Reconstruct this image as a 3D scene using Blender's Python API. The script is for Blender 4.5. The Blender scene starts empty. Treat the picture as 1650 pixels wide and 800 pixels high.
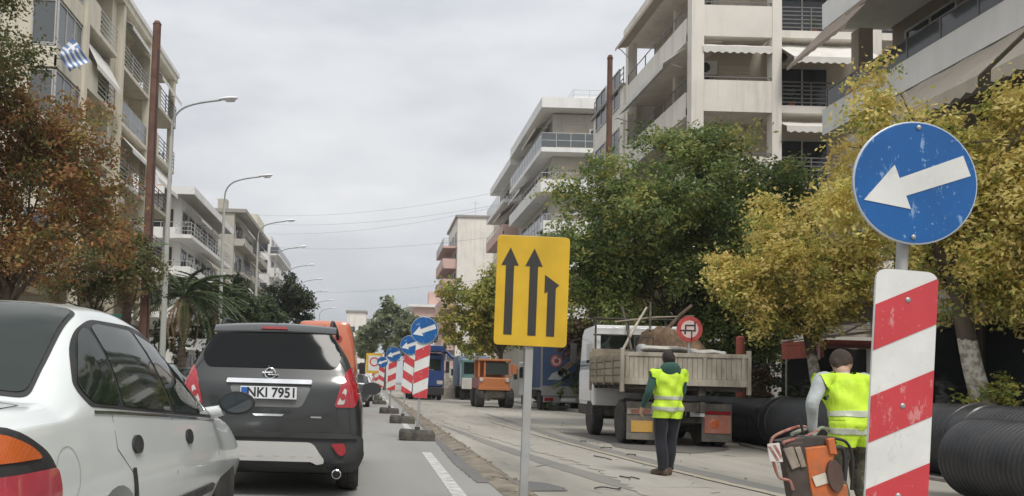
import bpy, bmesh, math, random
import numpy as np
from mathutils import Vector, Matrix
from mathutils.bvhtree import BVHTree
from mathutils.geometry import delaunay_2d_cdt
R = math.radians
SC = bpy.context.scene
COL = SC.collection
random.seed(7)

# ------------------------------------------------------------------ camera
HC = 1.12                       # eye height of the passenger holding the phone
FPX, W, H = 1300.0, 1650.0, 800.0
PITCH, ROLL = R(3.0), R(1.6)
SHX, SHY = .1358, .0885
cam = bpy.data.objects.new('camera', bpy.data.cameras.new('camera'))
COL.objects.link(cam); SC.camera = cam
cam.data.sensor_width = 36; cam.data.lens = 36 * FPX / W
cam.data.shift_x, cam.data.shift_y = SHX, SHY
cam.data.clip_start, cam.data.clip_end = .05, 5000
CR = Matrix.Rotation(math.pi / 2 + PITCH, 4, 'X') @ Matrix.Rotation(ROLL, 4, 'Z')
cam.matrix_world = Matrix.Translation((0, 0, HC)) @ CR
def ray(px, py):
    d = CR.to_3x3() @ Vector(((px - W / 2 + SHX * W) / FPX, (H / 2 - py + SHY * W) / FPX, -1))
    return d / d.y
def at(px, py, Y):              # world point at distance Y along the street seen at that spot of the photograph
    d = ray(px, py); return Vector((d.x * Y, Y, HC + d.z * Y))
def gr(px, py, z=0.0):
    d = ray(px, py); Y = (z - HC) / d.z; return Vector((d.x * Y, Y, z))

# ------------------------------------------------------------------ light: overcast sky and a very soft sun from behind
SUN_EL, SUN_AZ = R(56), R(163)  # azimuth clockwise from +Y
wd = bpy.data.worlds.new('World'); SC.world = wd; wd.use_nodes = True
nt = wd.node_tree; N = nt.nodes; L = nt.links
for n in list(N): N.remove(n)
def nn(t, **k):
    n = N.new(t)
    for a, b in k.items(): setattr(n, a, b)
    return n
out = nn('ShaderNodeOutputWorld'); bg = nn('ShaderNodeBackground'); bg.inputs[1].default_value = .1
sky = nn('ShaderNodeTexSky', sky_type='NISHITA', sun_disc=False, sun_elevation=SUN_EL, sun_rotation=SUN_AZ)
tc = nn('ShaderNodeTexCoord'); mp = nn('ShaderNodeMapping'); mp.inputs['Scale'].default_value = (1, 1, 3.2)
no = nn('ShaderNodeTexNoise'); no.inputs['Scale'].default_value = 2.3; no.inputs['Detail'].default_value = 5; no.inputs['Roughness'].default_value = .5
cr = nn('ShaderNodeValToRGB')
cr.color_ramp.elements[0].position = .36; cr.color_ramp.elements[0].color = (3.6, 3.76, 4.03, 1)
cr.color_ramp.elements[1].position = .66; cr.color_ramp.elements[1].color = (5.5, 5.55, 5.6, 1)
sx = nn('ShaderNodeSeparateXYZ'); ma = nn('ShaderNodeMath', operation='MULTIPLY_ADD', use_clamp=False)
mx0 = nn('ShaderNodeMath', operation='MAXIMUM'); mx0.inputs[1].default_value = 0
ma.inputs[1].default_value = .75; ma.inputs[2].default_value = .93
vm = nn('ShaderNodeVectorMath', operation='SCALE')
mix = nn('ShaderNodeMix', data_type='RGBA'); mix.inputs[0].default_value = .95
L.new(tc.outputs['Generated'], mp.inputs[0]); L.new(mp.outputs[0], no.inputs['Vector']); L.new(no.outputs[0], cr.inputs[0])
L.new(tc.outputs['Generated'], sx.inputs[0]); L.new(sx.outputs[2], mx0.inputs[0]); L.new(mx0.outputs[0], ma.inputs[0])
L.new(cr.outputs[0], vm.inputs[0]); L.new(ma.outputs[0], vm.inputs['Scale'])
L.new(sky.outputs[0], mix.inputs[6]); L.new(vm.outputs[0], mix.inputs[7]); L.new(mix.outputs[2], bg.inputs[0]); L.new(bg.outputs[0], out.inputs[0])
sl = bpy.data.lights.new('sun', 'SUN'); sl.energy = 1.5; sl.angle = R(18); sl.color = (1, .96, .9)
so = bpy.data.objects.new('sun', sl); COL.objects.link(so)
sd = Vector((math.sin(SUN_AZ) * math.cos(SUN_EL), math.cos(SUN_AZ) * math.cos(SUN_EL), math.sin(SUN_EL)))
so.rotation_euler = sd.to_track_quat('Z', 'Y').to_euler()
SC.view_settings.view_transform = 'Standard'; SC.view_settings.look = 'None'
SC.view_settings.exposure = .5; SC.view_settings.gamma = 1; SC.view_settings.use_curve_mapping = False
SC.cycles.max_bounces = 6; SC.cycles.use_denoising = True

# ------------------------------------------------------------------ materials
def node_mat(name):
    m = bpy.data.materials.new(name); m.use_nodes = True
    return m, m.node_tree, m.node_tree.nodes['Principled BSDF']
def c4(c): return (c[0], c[1], c[2], 1)
def noise(t, scale, detail=4, stretch=(1, 1, 1), rough=.55):
    g = t.nodes.new('ShaderNodeTexCoord'); p = t.nodes.new('ShaderNodeMapping'); p.inputs['Scale'].default_value = stretch
    x = t.nodes.new('ShaderNodeTexNoise'); x.inputs['Scale'].default_value = scale; x.inputs['Detail'].default_value = detail
    x.inputs['Roughness'].default_value = rough
    t.links.new(g.outputs['Object'], p.inputs[0]); t.links.new(p.outputs[0], x.inputs['Vector'])
    return x.outputs[0]
def ramp(t, src, stops):
    r = t.nodes.new('ShaderNodeValToRGB'); e = r.color_ramp.elements
    while len(e) < len(stops): e.new(.5)
    for k, (p, c) in enumerate(stops): e[k].position = p; e[k].color = c4(c)
    t.links.new(src, r.inputs[0]); return r.outputs[0]
def mixc(t, fac, a, b, mode='MIX'):
    n = t.nodes.new('ShaderNodeMix'); n.data_type = 'RGBA'; n.blend_type = mode
    for s, v in ((0, fac), (6, a), (7, b)):
        if hasattr(v, 'is_output'): t.links.new(v, n.inputs[s])
        else: n.inputs[s].default_value = v if s == 0 else c4(v)
    return n.outputs[2]
def bump(t, b, src, strength, dist=.02):
    n = t.nodes.new('ShaderNodeBump'); n.inputs['Strength'].default_value = strength; n.inputs['Distance'].default_value = dist
    t.links.new(src, n.inputs['Height']); t.links.new(n.outputs[0], b.inputs['Normal'])
def M(name, col, rough=.6, metal=0, var=.12, scale=4, bmp=0, coat=0, stretch=(1, 1, 1), dirt=None, dscale=2, damt=.5, dstretch=(1, 1, 1)):
    m, t, b = node_mat(name)
    lo = [max(0, c * (1 - var)) for c in col]; hi = [min(1, c * (1 + var)) for c in col]
    nz = noise(t, scale, 5, stretch)
    c = ramp(t, nz, [(.3, lo), (.7, hi)])
    if dirt:
        d = noise(t, dscale, 6, dstretch, .65)
        f = ramp(t, d, [(.42, (0, 0, 0)), (.72, (damt,) * 3)])
        c = mixc(t, f, c, dirt)
        rr = ramp(t, d, [(.42, (rough,) * 3), (.72, (min(1, rough + .35),) * 3)])
        t.links.new(rr, b.inputs['Roughness'])
    t.links.new(c, b.inputs['Base Color'])
    b.inputs['Roughness'].default_value = rough; b.inputs['Metallic'].default_value = metal
    if coat: b.inputs['Coat Weight'].default_value = coat; b.inputs['Coat Roughness'].default_value = .06
    if bmp: bump(t, b, noise(t, scale * 8, 4, stretch), bmp)
    return m
def emit_mat(name, col, s):
    m, t, b = node_mat(name); b.inputs['Base Color'].default_value = c4(col)
    b.inputs['Emission Color'].default_value = c4(col); b.inputs['Emission Strength'].default_value = s; return m
def leaf_mat(name, cols, trans=.35, rough=.5):
    """each leaf carries its own tone (attribute): neighbours on one twig are alike, twigs differ"""
    m, t, b = node_mat(name)
    g = t.nodes.new('ShaderNodeAttribute'); g.attribute_name = 'tone'
    k = len(cols)
    c = ramp(t, g.outputs['Fac'], [(.08 + .84 * i / (k - 1), cc) for i, cc in enumerate(cols)])
    t.links.new(c, b.inputs['Base Color']); b.inputs['Roughness'].default_value = rough
    b.inputs['Specular IOR Level'].default_value = .3
    tr = t.nodes.new('ShaderNodeBsdfTranslucent'); mx = t.nodes.new('ShaderNodeMixShader'); mx.inputs[0].default_value = trans
    t.links.new(c, tr.inputs[0]); t.links.new(b.outputs[0], mx.inputs[1]); t.links.new(tr.outputs[0], mx.inputs[2])
    t.links.new(mx.outputs[0], t.nodes['Material Output'].inputs[0]); return m
def glass_dark(name, col=(.02, .024, .025), rough=.04, spec=.5):
    m, t, b = node_mat(name); b.inputs['Base Color'].default_value = c4(col); b.inputs['Roughness'].default_value = rough
    b.inputs['Specular IOR Level'].default_value = spec; return m

# ------------------------------------------------------------------ mesh helpers
class MB:
    def __init__(s): s.v = []; s.f = []; s.m = []; s.k = 0
    def add(s, vs, fs):
        o = len(s.v); s.v += [tuple(v) for v in vs]; s.f += [tuple(i + o for i in f) for f in fs]; s.m += [s.k] * len(fs); return s
    def box(s, x0, x1, y0, y1, z0, z1, mat=None):
        vs = [Vector((x, y, z)) for z in (z0, z1) for y in (y0, y1) for x in (x0, x1)]
        if mat is not None: vs = [mat @ v for v in vs]
        return s.add(vs, [(0, 2, 3, 1), (4, 5, 7, 6), (0, 1, 5, 4), (2, 6, 7, 3), (0, 4, 6, 2), (1, 3, 7, 5)])
    def loft(s, rings, cap=True, closed=True):
        n = len(rings[0]); vs = [p for r in rings for p in r]; fs = []
        for i in range(len(rings) - 1):
            for j in range(n if closed else n - 1):
                a = i * n + j; b = i * n + (j + 1) % n; fs.append((a, b, b + n, a + n))
        if cap: fs += [tuple(range(n - 1, -1, -1)), tuple(range((len(rings) - 1) * n, len(rings) * n))]
        return s.add(vs, fs)
    def cyl(s, p, q, r0, r1=None, n=12, cap=True):
        p, q = Vector(p), Vector(q); r1 = r0 if r1 is None else r1
        d = (q - p).normalized(); u = d.orthogonal().normalized(); v = d.cross(u)
        ring = lambda c, r: [c + (u * math.cos(2 * math.pi * i / n) + v * math.sin(2 * math.pi * i / n)) * r for i in range(n)]
        return s.loft([ring(p, r0), ring(q, r1)], cap)
    def tube(s, pts, r, n=8, cap=True):
        pts = [Vector(p) for p in pts]; rs = r if isinstance(r, (list, tuple)) else [r] * len(pts); rings = []; u = None
        for i, p in enumerate(pts):
            d = (pts[min(i + 1, len(pts) - 1)] - pts[max(i - 1, 0)]).normalized()
            u = d.orthogonal() if u is None else u - d * u.dot(d)
            u.normalize(); v = d.cross(u)
            rings.append([p + (u * math.cos(2 * math.pi * k / n) + v * math.sin(2 * math.pi * k / n)) * rs[i] for k in range(n)])
        return s.loft(rings, cap)
    def lathe(s, prof, o=(0, 0, 0), d=(0, 0, 1), n=24, cap=True):
        o = Vector(o); d = Vector(d).normalized(); u = d.orthogonal().normalized(); v = d.cross(u)
        return s.loft([[o + d * h + (u * math.cos(2 * math.pi * i / n) + v * math.sin(2 * math.pi * i / n)) * r for i in range(n)] for r, h in prof], cap)
    def prism(s, poly, o, u, v, t):
        o, u, v = Vector(o), Vector(u), Vector(v); n = u.cross(v).normalized() * t
        a = [o + u * x + v * y for x, y in poly]
        return s.loft([a, [p + n for p in a]], True)
    def ell(s, c, r, rot=None, n=12, m=8):
        c = Vector(c); rings = []
        for i in range(m + 1):
            a = math.pi * (i / m) ; a = min(max(a, .02), math.pi - .02)
            ring = []
            for j in range(n):
                b = 2 * math.pi * j / n
                p = Vector((r[0] * math.sin(a) * math.cos(b), r[1] * math.sin(a) * math.sin(b), -r[2] * math.cos(a)))
                if rot is not None: p = rot @ p
                ring.append(c + p)
            rings.append(ring)
        return s.loft(rings, True)
    def build(s, name, mat, parent=None, smooth=None, bevel=0, seg=2):
        me = bpy.data.meshes.new(name); me.from_pydata(s.v, [], s.f)
        for x in (mat if isinstance(mat, (list, tuple)) else [mat]): me.materials.append(x)
        me.polygons.foreach_set('material_index', s.m)
        if smooth:
            me.polygons.foreach_set('use_smooth', [True] * len(s.f)); me.set_sharp_from_angle(angle=R(smooth))
        me.update()
        o = bpy.data.objects.new(name, me); COL.objects.link(o); o.parent = parent
        if bevel:
            b = o.modifiers.new('bevel', 'BEVEL'); b.width = bevel; b.segments = seg; b.limit_method = 'ANGLE'; b.harden_normals = False
        return o
def fixn(o):
    bm = bmesh.new(); bm.from_mesh(o.data); bmesh.ops.recalc_face_normals(bm, faces=bm.faces); bm.to_mesh(o.data); bm.free(); return o
def tag(o, label=None, cat=None, group=None, kind=None):
    for k, v in (('label', label), ('category', cat), ('group', group), ('kind', kind)):
        if v: o[k] = v
    return o
def T(name, label, cat, loc=(0, 0, 0), rz=0, group=None, lean=(0, 0)):
    o = bpy.data.objects.new(name, None); COL.objects.link(o); o.location = loc; o.rotation_euler = (lean[0], lean[1], rz)
    o.empty_display_size = .2
    return tag(o, label, cat, group)
def copy_tree(o, parent=None):
    c = o.copy(); COL.objects.link(c); c.parent = parent
    for ch in list(o.children): copy_tree(ch, c)
    return c
def apply_mods(o):
    dg = bpy.context.evaluated_depsgraph_get(); me = bpy.data.meshes.new_from_object(o.evaluated_get(dg))
    o.modifiers.clear(); o.data = me; return o
def np_mesh(name, verts, nper, mat, parent=None):
    """verts: (n*nper,3) array, one face for every nper vertices"""
    me = bpy.data.meshes.new(name); nv = len(verts); nf = nv // nper
    me.vertices.add(nv); me.vertices.foreach_set('co', verts.astype(np.float32).ravel())
    me.loops.add(nv); me.loops.foreach_set('vertex_index', np.arange(nv, dtype=np.int32))
    me.polygons.add(nf); me.polygons.foreach_set('loop_start', np.arange(0, nv, nper, dtype=np.int32))
    me.update(calc_edges=True); me.materials.append(mat)
    o = bpy.data.objects.new(name, me); COL.objects.link(o); o.parent = parent; return o
def catmull(P, per=6):
    P = [Vector(p) for p in P]; Q = [P[0] * 2 - P[1]] + P + [P[-1] * 2 - P[-2]]; o = []
    for i in range(1, len(Q) - 2):
        a, b, c, d = Q[i - 1:i + 3]
        for k in range(per):
            t = k / per
            o.append(.5 * (2 * b + (c - a) * t + (2 * a - 5 * b + 4 * c - d) * t * t + (3 * b - a - 3 * c + d) * t ** 3))
    return o + [P[-1]]
def pchip(x, y, xs):
    x = np.asarray(x, float); y = np.asarray(y, float); h = np.diff(x); dl = np.diff(y) / h; d = np.zeros(len(x))
    for i in range(1, len(x) - 1):
        if dl[i - 1] * dl[i] > 0:
            w1, w2 = 2 * h[i] + h[i - 1], h[i] + 2 * h[i - 1]; d[i] = (w1 + w2) / (w1 / dl[i - 1] + w2 / dl[i])
    d[0], d[-1] = dl[0], dl[-1]
    k = np.clip(np.searchsorted(x, xs) - 1, 0, len(h) - 1); t = (xs - x[k]) / h[k]
    return ((1 + 2 * t) * (1 - t) ** 2 * y[k] + t * (1 - t) ** 2 * h[k] * d[k] + t * t * (3 - 2 * t) * y[k + 1] + t * t * (t - 1) * h[k] * d[k + 1])
def roundpoly(P, r, n=5):
    o = []; k = len(P); P = [Vector(p) for p in P]
    rs = r if isinstance(r, (list, tuple)) else [r] * k
    for i in range(k):
        a, b, c = P[i - 1], P[i], P[(i + 1) % k]; q = min(rs[i], (a - b).length * .48, (c - b).length * .48)
        s, e = b + (a - b).normalized() * q, b + (c - b).normalized() * q
        for j in range(n + 1):
            t = j / n; o.append(s * (1 - t) ** 2 + b * 2 * t * (1 - t) + e * t * t)
    return [(p.x, p.y) for p in o]
def inside(p, poly):
    x, y = p; r = False; j = len(poly) - 1
    for i in range(len(poly)):
        a, b = poly[i], poly[j]
        if (a[1] > y) != (b[1] > y) and x < (b[0] - a[0]) * (y - a[1]) / (b[1] - a[1]) + a[0]: r = not r
        j = i
    return r
class Hull:
    """lays panels, glass, lamps and trim on a curved body: an outline given in side view (axis x) or rear view (axis y) is carried onto the body"""
    def __init__(s, o):
        bm = bmesh.new(); bm.from_mesh(o.data); s.b = BVHTree.FromBMesh(bm); bm.free(); s.o = o
    def hit(s, a, b, axis, sgn):
        if axis == 'x': o, d = Vector((sgn * 4, a, b)), Vector((-sgn, 0, 0))
        elif axis == 'y': o, d = Vector((a, sgn * 9, b)), Vector((0, -sgn, 0))
        else: o, d = Vector((a, b, 9)), Vector((0, 0, -1))
        h = s.b.ray_cast(o, d)
        if h[0] is None: h = s.b.find_nearest(o + d * (4 if axis == 'x' else 9))
        n = h[1]
        if n.dot(d) > 0: n = -n
        return h[0], n
    def patch(s, name, poly, mat, parent, axis='x', sgn=1, off=.003, thick=.01, step=.06, smooth=50):
        B = []; k = len(poly)
        for i in range(k):
            a, b = Vector(poly[i]), Vector(poly[(i + 1) % k]); n = max(1, int((b - a).length / step))
            B += [a.lerp(b, j / n) for j in range(n)]
        nb = len(B); xs = [p.x for p in B]; ys = [p.y for p in B]; pts = list(B); bt = [(p.x, p.y) for p in B]
        x = min(xs) + step * .5
        while x < max(xs):
            y = min(ys) + step * .5
            while y < max(ys):
                if inside((x, y), bt) and min((Vector((x, y)) - q).length for q in B) > step * .35: pts.append(Vector((x, y)))
                y += step
            x += step
        vo, _, fo, _, _, _ = delaunay_2d_cdt(pts, [(i, (i + 1) % nb) for i in range(nb)], [], 1, 1e-5)
        top = []; bot = []
        for p in vo:
            q, nm = s.hit(p.x, p.y, axis, sgn); top.append(q + nm * off); bot.append(q + nm * (off - thick))
        nv = len(vo); fs = [tuple(f) for f in fo]; ed = {}
        for f in fs:
            for i in range(len(f)):
                e = (f[i], f[(i + 1) % len(f)]); ed[e] = 1
        sk = [(a, b, b + nv, a + nv) for (a, b) in ed if (b, a) not in ed]
        m = MB(); m.add(top + bot, fs + sk); o = m.build(name, mat, parent); fixn(o)
        # outward check
        me = o.data; p0 = me.polygons[0]
        ref = Vector((sgn, 0, 0)) if axis == 'x' else Vector((0, sgn, 0)) if axis == 'y' else Vector((0, 0, 1))
        if sum((p.normal.dot(ref) for p in list(me.polygons)[:len(fs)])) < 0: me.flip_normals()
        me.polygons.foreach_set('use_smooth', [True] * len(me.polygons)); me.set_sharp_from_angle(angle=R(smooth))
        return o
    def strip(s, name, pts, w, mat, parent, axis='x', sgn=1, off=.002, step=.05, closed=False):
        P = [Vector(p) for p in pts]; k = len(P); Lp, Rp = [], []
        for i in range(k):
            if closed: d = P[(i + 1) % k] - P[i - 1]
            else: d = P[min(i + 1, k - 1)] - P[max(i - 1, 0)]
            d.normalize(); n = Vector((-d.y, d.x)) * w / 2; Lp.append(P[i] + n); Rp.append(P[i] - n)
        m = MB(); vs = []; fs = []
        for a in Lp + Rp:
            q, nm = s.hit(a.x, a.y, axis, sgn); vs.append(q + nm * off)
        for i in range(k if closed else k - 1):
            j = (i + 1) % k; fs.append((i, j, j + k, i + k))
        m.add(vs, fs); return m.build(name, mat, parent)
# ------------------------------------------------------------------ ground
ZR = -.08                       # the dug-up carriageway lies a little lower
def sheet(name, x0, x1, y0, y1, z, mat, nx=2, ny=2, kind='structure', f=None, parent=None):
    vs = []; fs = []
    for j in range(ny):
        for i in range(nx):
            x = x0 + (x1 - x0) * i / (nx - 1); y = y0 + (y1 - y0) * j / (ny - 1); vs.append((x, y, z + (f(x, y) if f else 0)))
    for j in range(ny - 1):
        for i in range(nx - 1): a = j * nx + i; fs.append((a, a + 1, a + nx + 1, a + nx))
    m = MB(); m.add(vs, fs); o = m.build(name, mat, parent, smooth=60); o['kind'] = kind; return o
def asphalt(name, base, dark, pale, crack=.5, streak=.5, patch=.5):
    m, t, b = node_mat(name); k = t.links.new
    fine = noise(t, 60, 3); mid = noise(t, .55, 6, (1, .25, 1), .6); big = noise(t, .16, 4); st = noise(t, 1.6, 5, (1, .05, 1), .6)
    c = ramp(t, mid, [(.3, dark), (.5, base), (.72, pale)])
    c = mixc(t, ramp(t, st, [(.45, (0,) * 3), (.75, (streak,) * 3)]), c, dark)
    c = mixc(t, ramp(t, big, [(.45, (0,) * 3), (.62, (patch,) * 3)]), c, pale)
    c = mixc(t, ramp(t, fine, [(.35, (.35,) * 3), (.5, (0,) * 3)]), c, dark)
    if crack:
        g = t.nodes.new('ShaderNodeTexCoord'); w = t.nodes.new('ShaderNodeTexNoise'); w.inputs['Scale'].default_value = 1.5
        av = t.nodes.new('ShaderNodeMixRGB'); av.inputs[0].default_value = .35
        k(g.outputs['Object'], w.inputs['Vector']); k(g.outputs['Object'], av.inputs[1]); k(w.outputs['Color'], av.inputs[2])
        vo = t.nodes.new('ShaderNodeTexVoronoi'); vo.feature = 'DISTANCE_TO_EDGE'; vo.inputs['Scale'].default_value = .55
        k(av.outputs[0], vo.inputs['Vector'])
        e = ramp(t, vo.outputs['Distance'], [(.0, (1,) * 3), (.012, (0,) * 3)])
        gate = ramp(t, noise(t, .35, 2), [(.5, (0,) * 3), (.6, (crack,) * 3)])
        c = mixc(t, mixc(t, 1.0, e, gate, 'MULTIPLY'), c, (.03, .028, .025))
    k(c, b.inputs['Base Color']); b.inputs['Roughness'].default_value = .85
    bump(t, b, fine, .25, .01); return m
m_road = asphalt('road asphalt', (.3, .294, .274), (.25, .245, .23), (.34, .334, .312), 0, .25, .4)
m_work = asphalt('dusty broken asphalt', (.36, .335, .29), (.22, .21, .18), (.45, .42, .36), .9, .7, .6)
m_pave = M('pavement concrete', (.26, .25, .23), .9, var=.2, scale=1.5)
m_earth = M('bare ground', (.17, .155, .13), .95, var=.25, scale=.3)
m_dirt = M('dirt', (.215, .185, .145), .95, var=.45, scale=3, bmp=.6)
m_kerb = M('kerb stone', (.36, .345, .31), .9, var=.25, scale=3, bmp=.3)
m_white_line = M('worn road paint', (.6, .6, .57), .8, var=.1, scale=8, dirt=(.27, .265, .25), dscale=7, damt=.9)
m_yellow_line = M('worn yellow paint', (.37, .335, .26), .9, var=.1, scale=8, dirt=(.34, .315, .27), dscale=4.5, damt=1)
m_stain = asphalt('dark tyre film', (.22, .21, .19), (.16, .155, .145), (.28, .265, .235), 0, .6, .4)
m_patch = asphalt('newer dark asphalt', (.17, .165, .158), (.12, .12, .115), (.22, .213, .2), 0, .3, .3)

sheet('ground', -700, 700, -60, 1500, -.2, m_earth)
sheet('road', -7.6, 1.45, -12, 420, 0, m_road)
rng = np.random.default_rng(3)
sheet('work_carriageway', 1.6, 9.6, -12, 420, ZR, m_work)
# broken edge where the old kerb was torn out
def edge_f(x, y):
    u = (x - 1.36) / .5
    n = math.sin(y * 2.3) * .3 + math.sin(y * 5.1 + 1) * .25 + math.sin(y * 11.7) * .2
    return max(0, math.sin(min(1, max(0, u)) * math.pi)) * (.022 + .03 * n) - .09 * max(0, min(1, (u - .4) / .6)) + .004
sheet('torn_kerb_strip', 1.36, 1.86, 2, 70, .001, m_dirt, 14, 900, f=edge_f)
def ragged(name, pts0, z, mat, jit, n=40, seed=1):
    r = random.Random(seed); Lf, Rt = pts0; a = catmull([(x, y, 0) for x, y in Lf], n); b = catmull([(x, y, 0) for x, y in Rt], n); k = min(len(a), len(b))
    vs = [(p.x + r.uniform(-jit, jit), p.y, z) for p in a[:k]] + [(p.x + r.uniform(-jit, jit), p.y, z) for p in b[:k]]
    m = MB(); m.add(vs, [(i, i + k, i + k + 1, i + 1) for i in range(k - 1)]); o = m.build(name, mat); fixn(o); o['kind'] = 'structure'; return o
ragged('asphalt_patch', ([(1.22, 9.2), (1.18, 12), (1.25, 16), (1.3, 24), (1.3, 34)], [(1.66, 9.2), (1.5, 12), (1.45, 16), (1.42, 24), (1.38, 34)]), .006, m_patch, .025)
ragged('asphalt_patch', ([(1.35, 9.1), (1.3, 9.6), (1.45, 10.4)], [(2.3, 9.3), (2.2, 9.9), (1.7, 10.4)]), ZR + .009, m_patch, .03, 12, 5)
ragged('tyre_track', ([(1.95, 23), (2.15, 19.5), (2.35, 15.5), (2.75, 11.5), (3.2, 9), (4.2, 6)], [(2.06, 23), (2.36, 19.5), (2.68, 15.5), (3.12, 11.5), (3.6, 9), (4.7, 6)]), ZR + .004, m_stain, .015, 16, 8)
ragged('tyre_track', ([(4.6, 33), (4.4, 26), (4.3, 20), (4.4, 15), (4.9, 9)], [(4.75, 33), (4.65, 26), (4.6, 20), (4.72, 15), (5.3, 9)]), ZR + .004, m_stain, .015, 16, 9)
ragged('dusty_patch', ([(2.2, 26), (2.5, 20), (3.0, 15), (3.3, 12), (3.1, 9)], [(2.6, 26), (3.6, 20), (4.0, 15), (4.3, 12), (4.0, 9)]), ZR + .0065, asphalt('pale dust', (.37, .345, .3), (.3, .28, .245), (.42, .395, .34), .5, .7, .5), .09, 20, 11)
ragged('dark_ground_patch', ([(4.9, 21), (5.2, 18), (5.0, 16.2), (5.6, 15.4)], [(7.6, 21), (7.9, 18.5), (7.2, 16.4), (6.1, 15.3)]), ZR + .0085, asphalt('darker asphalt', (.15, .14, .125), (.09, .085, .08), (.22, .205, .18), 0, .5, .4), .06, 20, 12)  # darker patch of ground under and just behind the tipper truck
for k in range(14):
    y0 = 8.0 + k * 12
    o = sheet('lane_line', .83, .98, y0 - 1.6, y0 + 5.0, .004, m_white_line)
o = sheet('lane_line', -3.3, -3.15, 3, 6, .004, m_white_line)
for k in range(14):
    y0 = 12 + k * 12; sheet('lane_line', -3.3, -3.15, y0, y0 + 5.0, .004, m_white_line)
ragged('worn_yellow_line', ([(4.95, 7.5), (4.5, 11), (4.2, 15), (3.95, 20), (3.8, 26)], [(5.13, 7.5), (4.66, 11), (4.35, 15), (4.09, 20), (3.93, 26)]), ZR + .012, m_yellow_line, .012, 16, 3)
# pavements with kerbs
for nm, x0, x1, kx in (('pavement', -13.9, -7.75, (-7.75, -7.6)), ('pavement', 9.75, 13.2, (9.6, 9.75))):
    zb = 0 if kx[0] < 0 else ZR
    m = MB(); m.box(x0, x1, -10, 300, -.3, zb + .13); o = m.build(nm, m_pave); o['kind'] = 'structure'
    m = MB()
    for k in range(90): m.box(kx[0], kx[1], 2 + k * 1.0, 2.985 + k * 1.0, -.3, zb + .137)
    o = m.build('kerb', m_kerb, bevel=.012); o['kind'] = 'structure'
# rubble and short lengths of cut wire on the broken surface
r = random.Random(5); m = MB()
for k in range(420):
    y = r.uniform(6, 40); x = r.choice((r.gauss(1.62, .12), r.gauss(1.62, .12), r.uniform(2, 9.2)))
    s = r.uniform(.008, .03); m.ell((x, y, (ZR if x > 1.75 else 0.01) + s * .5), (s * r.uniform(.8, 1.5), s, s * .7), Matrix.Rotation(r.uniform(0, 3), 3, 'Z'), 5, 3)
tag(m.build('rubble', M('rubble', (.3, .26, .2), .95, var=.4, scale=6)), 'small loose stones scattered along the torn up edge', 'rubble', kind='stuff')
m_steel_dark = M('dark cut wire', (.04, .037, .035), .7)
OFF = ('curved dark offcut of wire left of the walking man, beside the pale band', 'dark offcut of wire close to the feet of the walking man', 'short dark offcut in front of the walking man, nearest the orange machine', 'small dark offcut lying farthest up the broken road', 'long dark offcut of wire lying nearest the camera', 'dark offcut at the left end of the scattered row on the broken road')
for (px, py, ln, a), lab in zip(((968, 722, .3, .3), (985, 741, .32, 1.9), (1030, 772, .2, 2.6), (1010, 733, .2, .2), (958, 787, .34, .05), (935, 712, .24, .6)), OFF):
    p = gr(px, py, ZR + .018); m = MB(); c, s = math.cos(a), math.sin(a)
    m.tube(catmull([p + Vector((c * ln * t, s * ln * t * 2 + math.sin(t * 7) * .1, .01 * math.sin(t * 3) ** 2)) for t in (0, .35, .7, 1)], 4), .009, 6)
    tag(m.build('cut_wire', m_steel_dark), lab, 'offcut', 'offcuts lying on the dug up road')

# ------------------------------------------------------------------ buildings
def stained(name, col, streak=(.3, .27, .22), amt=.5, rough=.85, var=.07):
    m, t, b = node_mat(name)
    c = ramp(t, noise(t, .6, 5), [(.3, [x * (1 - var) for x in col]), (.7, [min(1, x * (1 + var)) for x in col])])
    f = ramp(t, noise(t, 2.2, 6, (1, 1, .12), .65), [(.5, (0,) * 3), (.8, (amt,) * 3)])
    c = mixc(t, f, c, [a * .55 for a in col] if streak is None else streak)
    t.links.new(c, b.inputs['Base Color']); b.inputs['Roughness'].default_value = rough; return m
m_cream = stained('cream plaster', (.67, .62, .5), (.32, .28, .21), .6)
m_beige = stained('pale beige plaster', (.79, .745, .67), (.42, .37, .3), .6)
m_white = stained('white plaster', (.8, .79, .76), (.42, .4, .36), .4)
m_grey_beige = stained('grey beige plaster', (.45, .42, .36), (.26, .24, .2), .5)
m_pink = stained('faded pink plaster', (.62, .42, .36), (.4, .3, .26), .4)
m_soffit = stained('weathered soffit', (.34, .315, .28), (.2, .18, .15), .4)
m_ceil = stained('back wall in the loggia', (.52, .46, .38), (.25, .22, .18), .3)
m_dkglass = glass_dark('window glass', (.03, .035, .04), .06)
m_frame = M('window frame', (.45, .44, .42), .5)
m_brown = M('brown timber', (.1, .06, .04), .6, var=.25, scale=3)
m_rail = M('painted railing', (.17, .16, .16), .5)
m_rail_pale = M('pale metal railing', (.5, .5, .49), .5)
m_fglass = glass_dark('grey balcony glass', (.12, .13, .135), .12)
m_awn = M('white awning cloth', (.72, .7, .65), .9, var=.06, scale=2, dirt=(.5, .46, .4), dscale=1.2, damt=.4)
m_awn_beige = M('beige awning cloth', (.5, .44, .36), .9, var=.08, scale=2, dirt=(.36, .31, .25), dscale=1.2, damt=.5)
m_awn_brown = M('brown awning cloth', (.3, .24, .19), .9, var=.1, scale=2)
m_roof = M('roof felt', (.2, .19, .18), .9)
m_shutter = M('roller shutter', (.5, .49, .46), .6, var=.08)
m_shut_b = M('beige shutter', (.6, .54, .44), .7, var=.08)
m_dark = M('near black', (.018, .018, .018), .9)
m_black_metal = M('black metal', (.03, .03, .032), .5)
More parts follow.
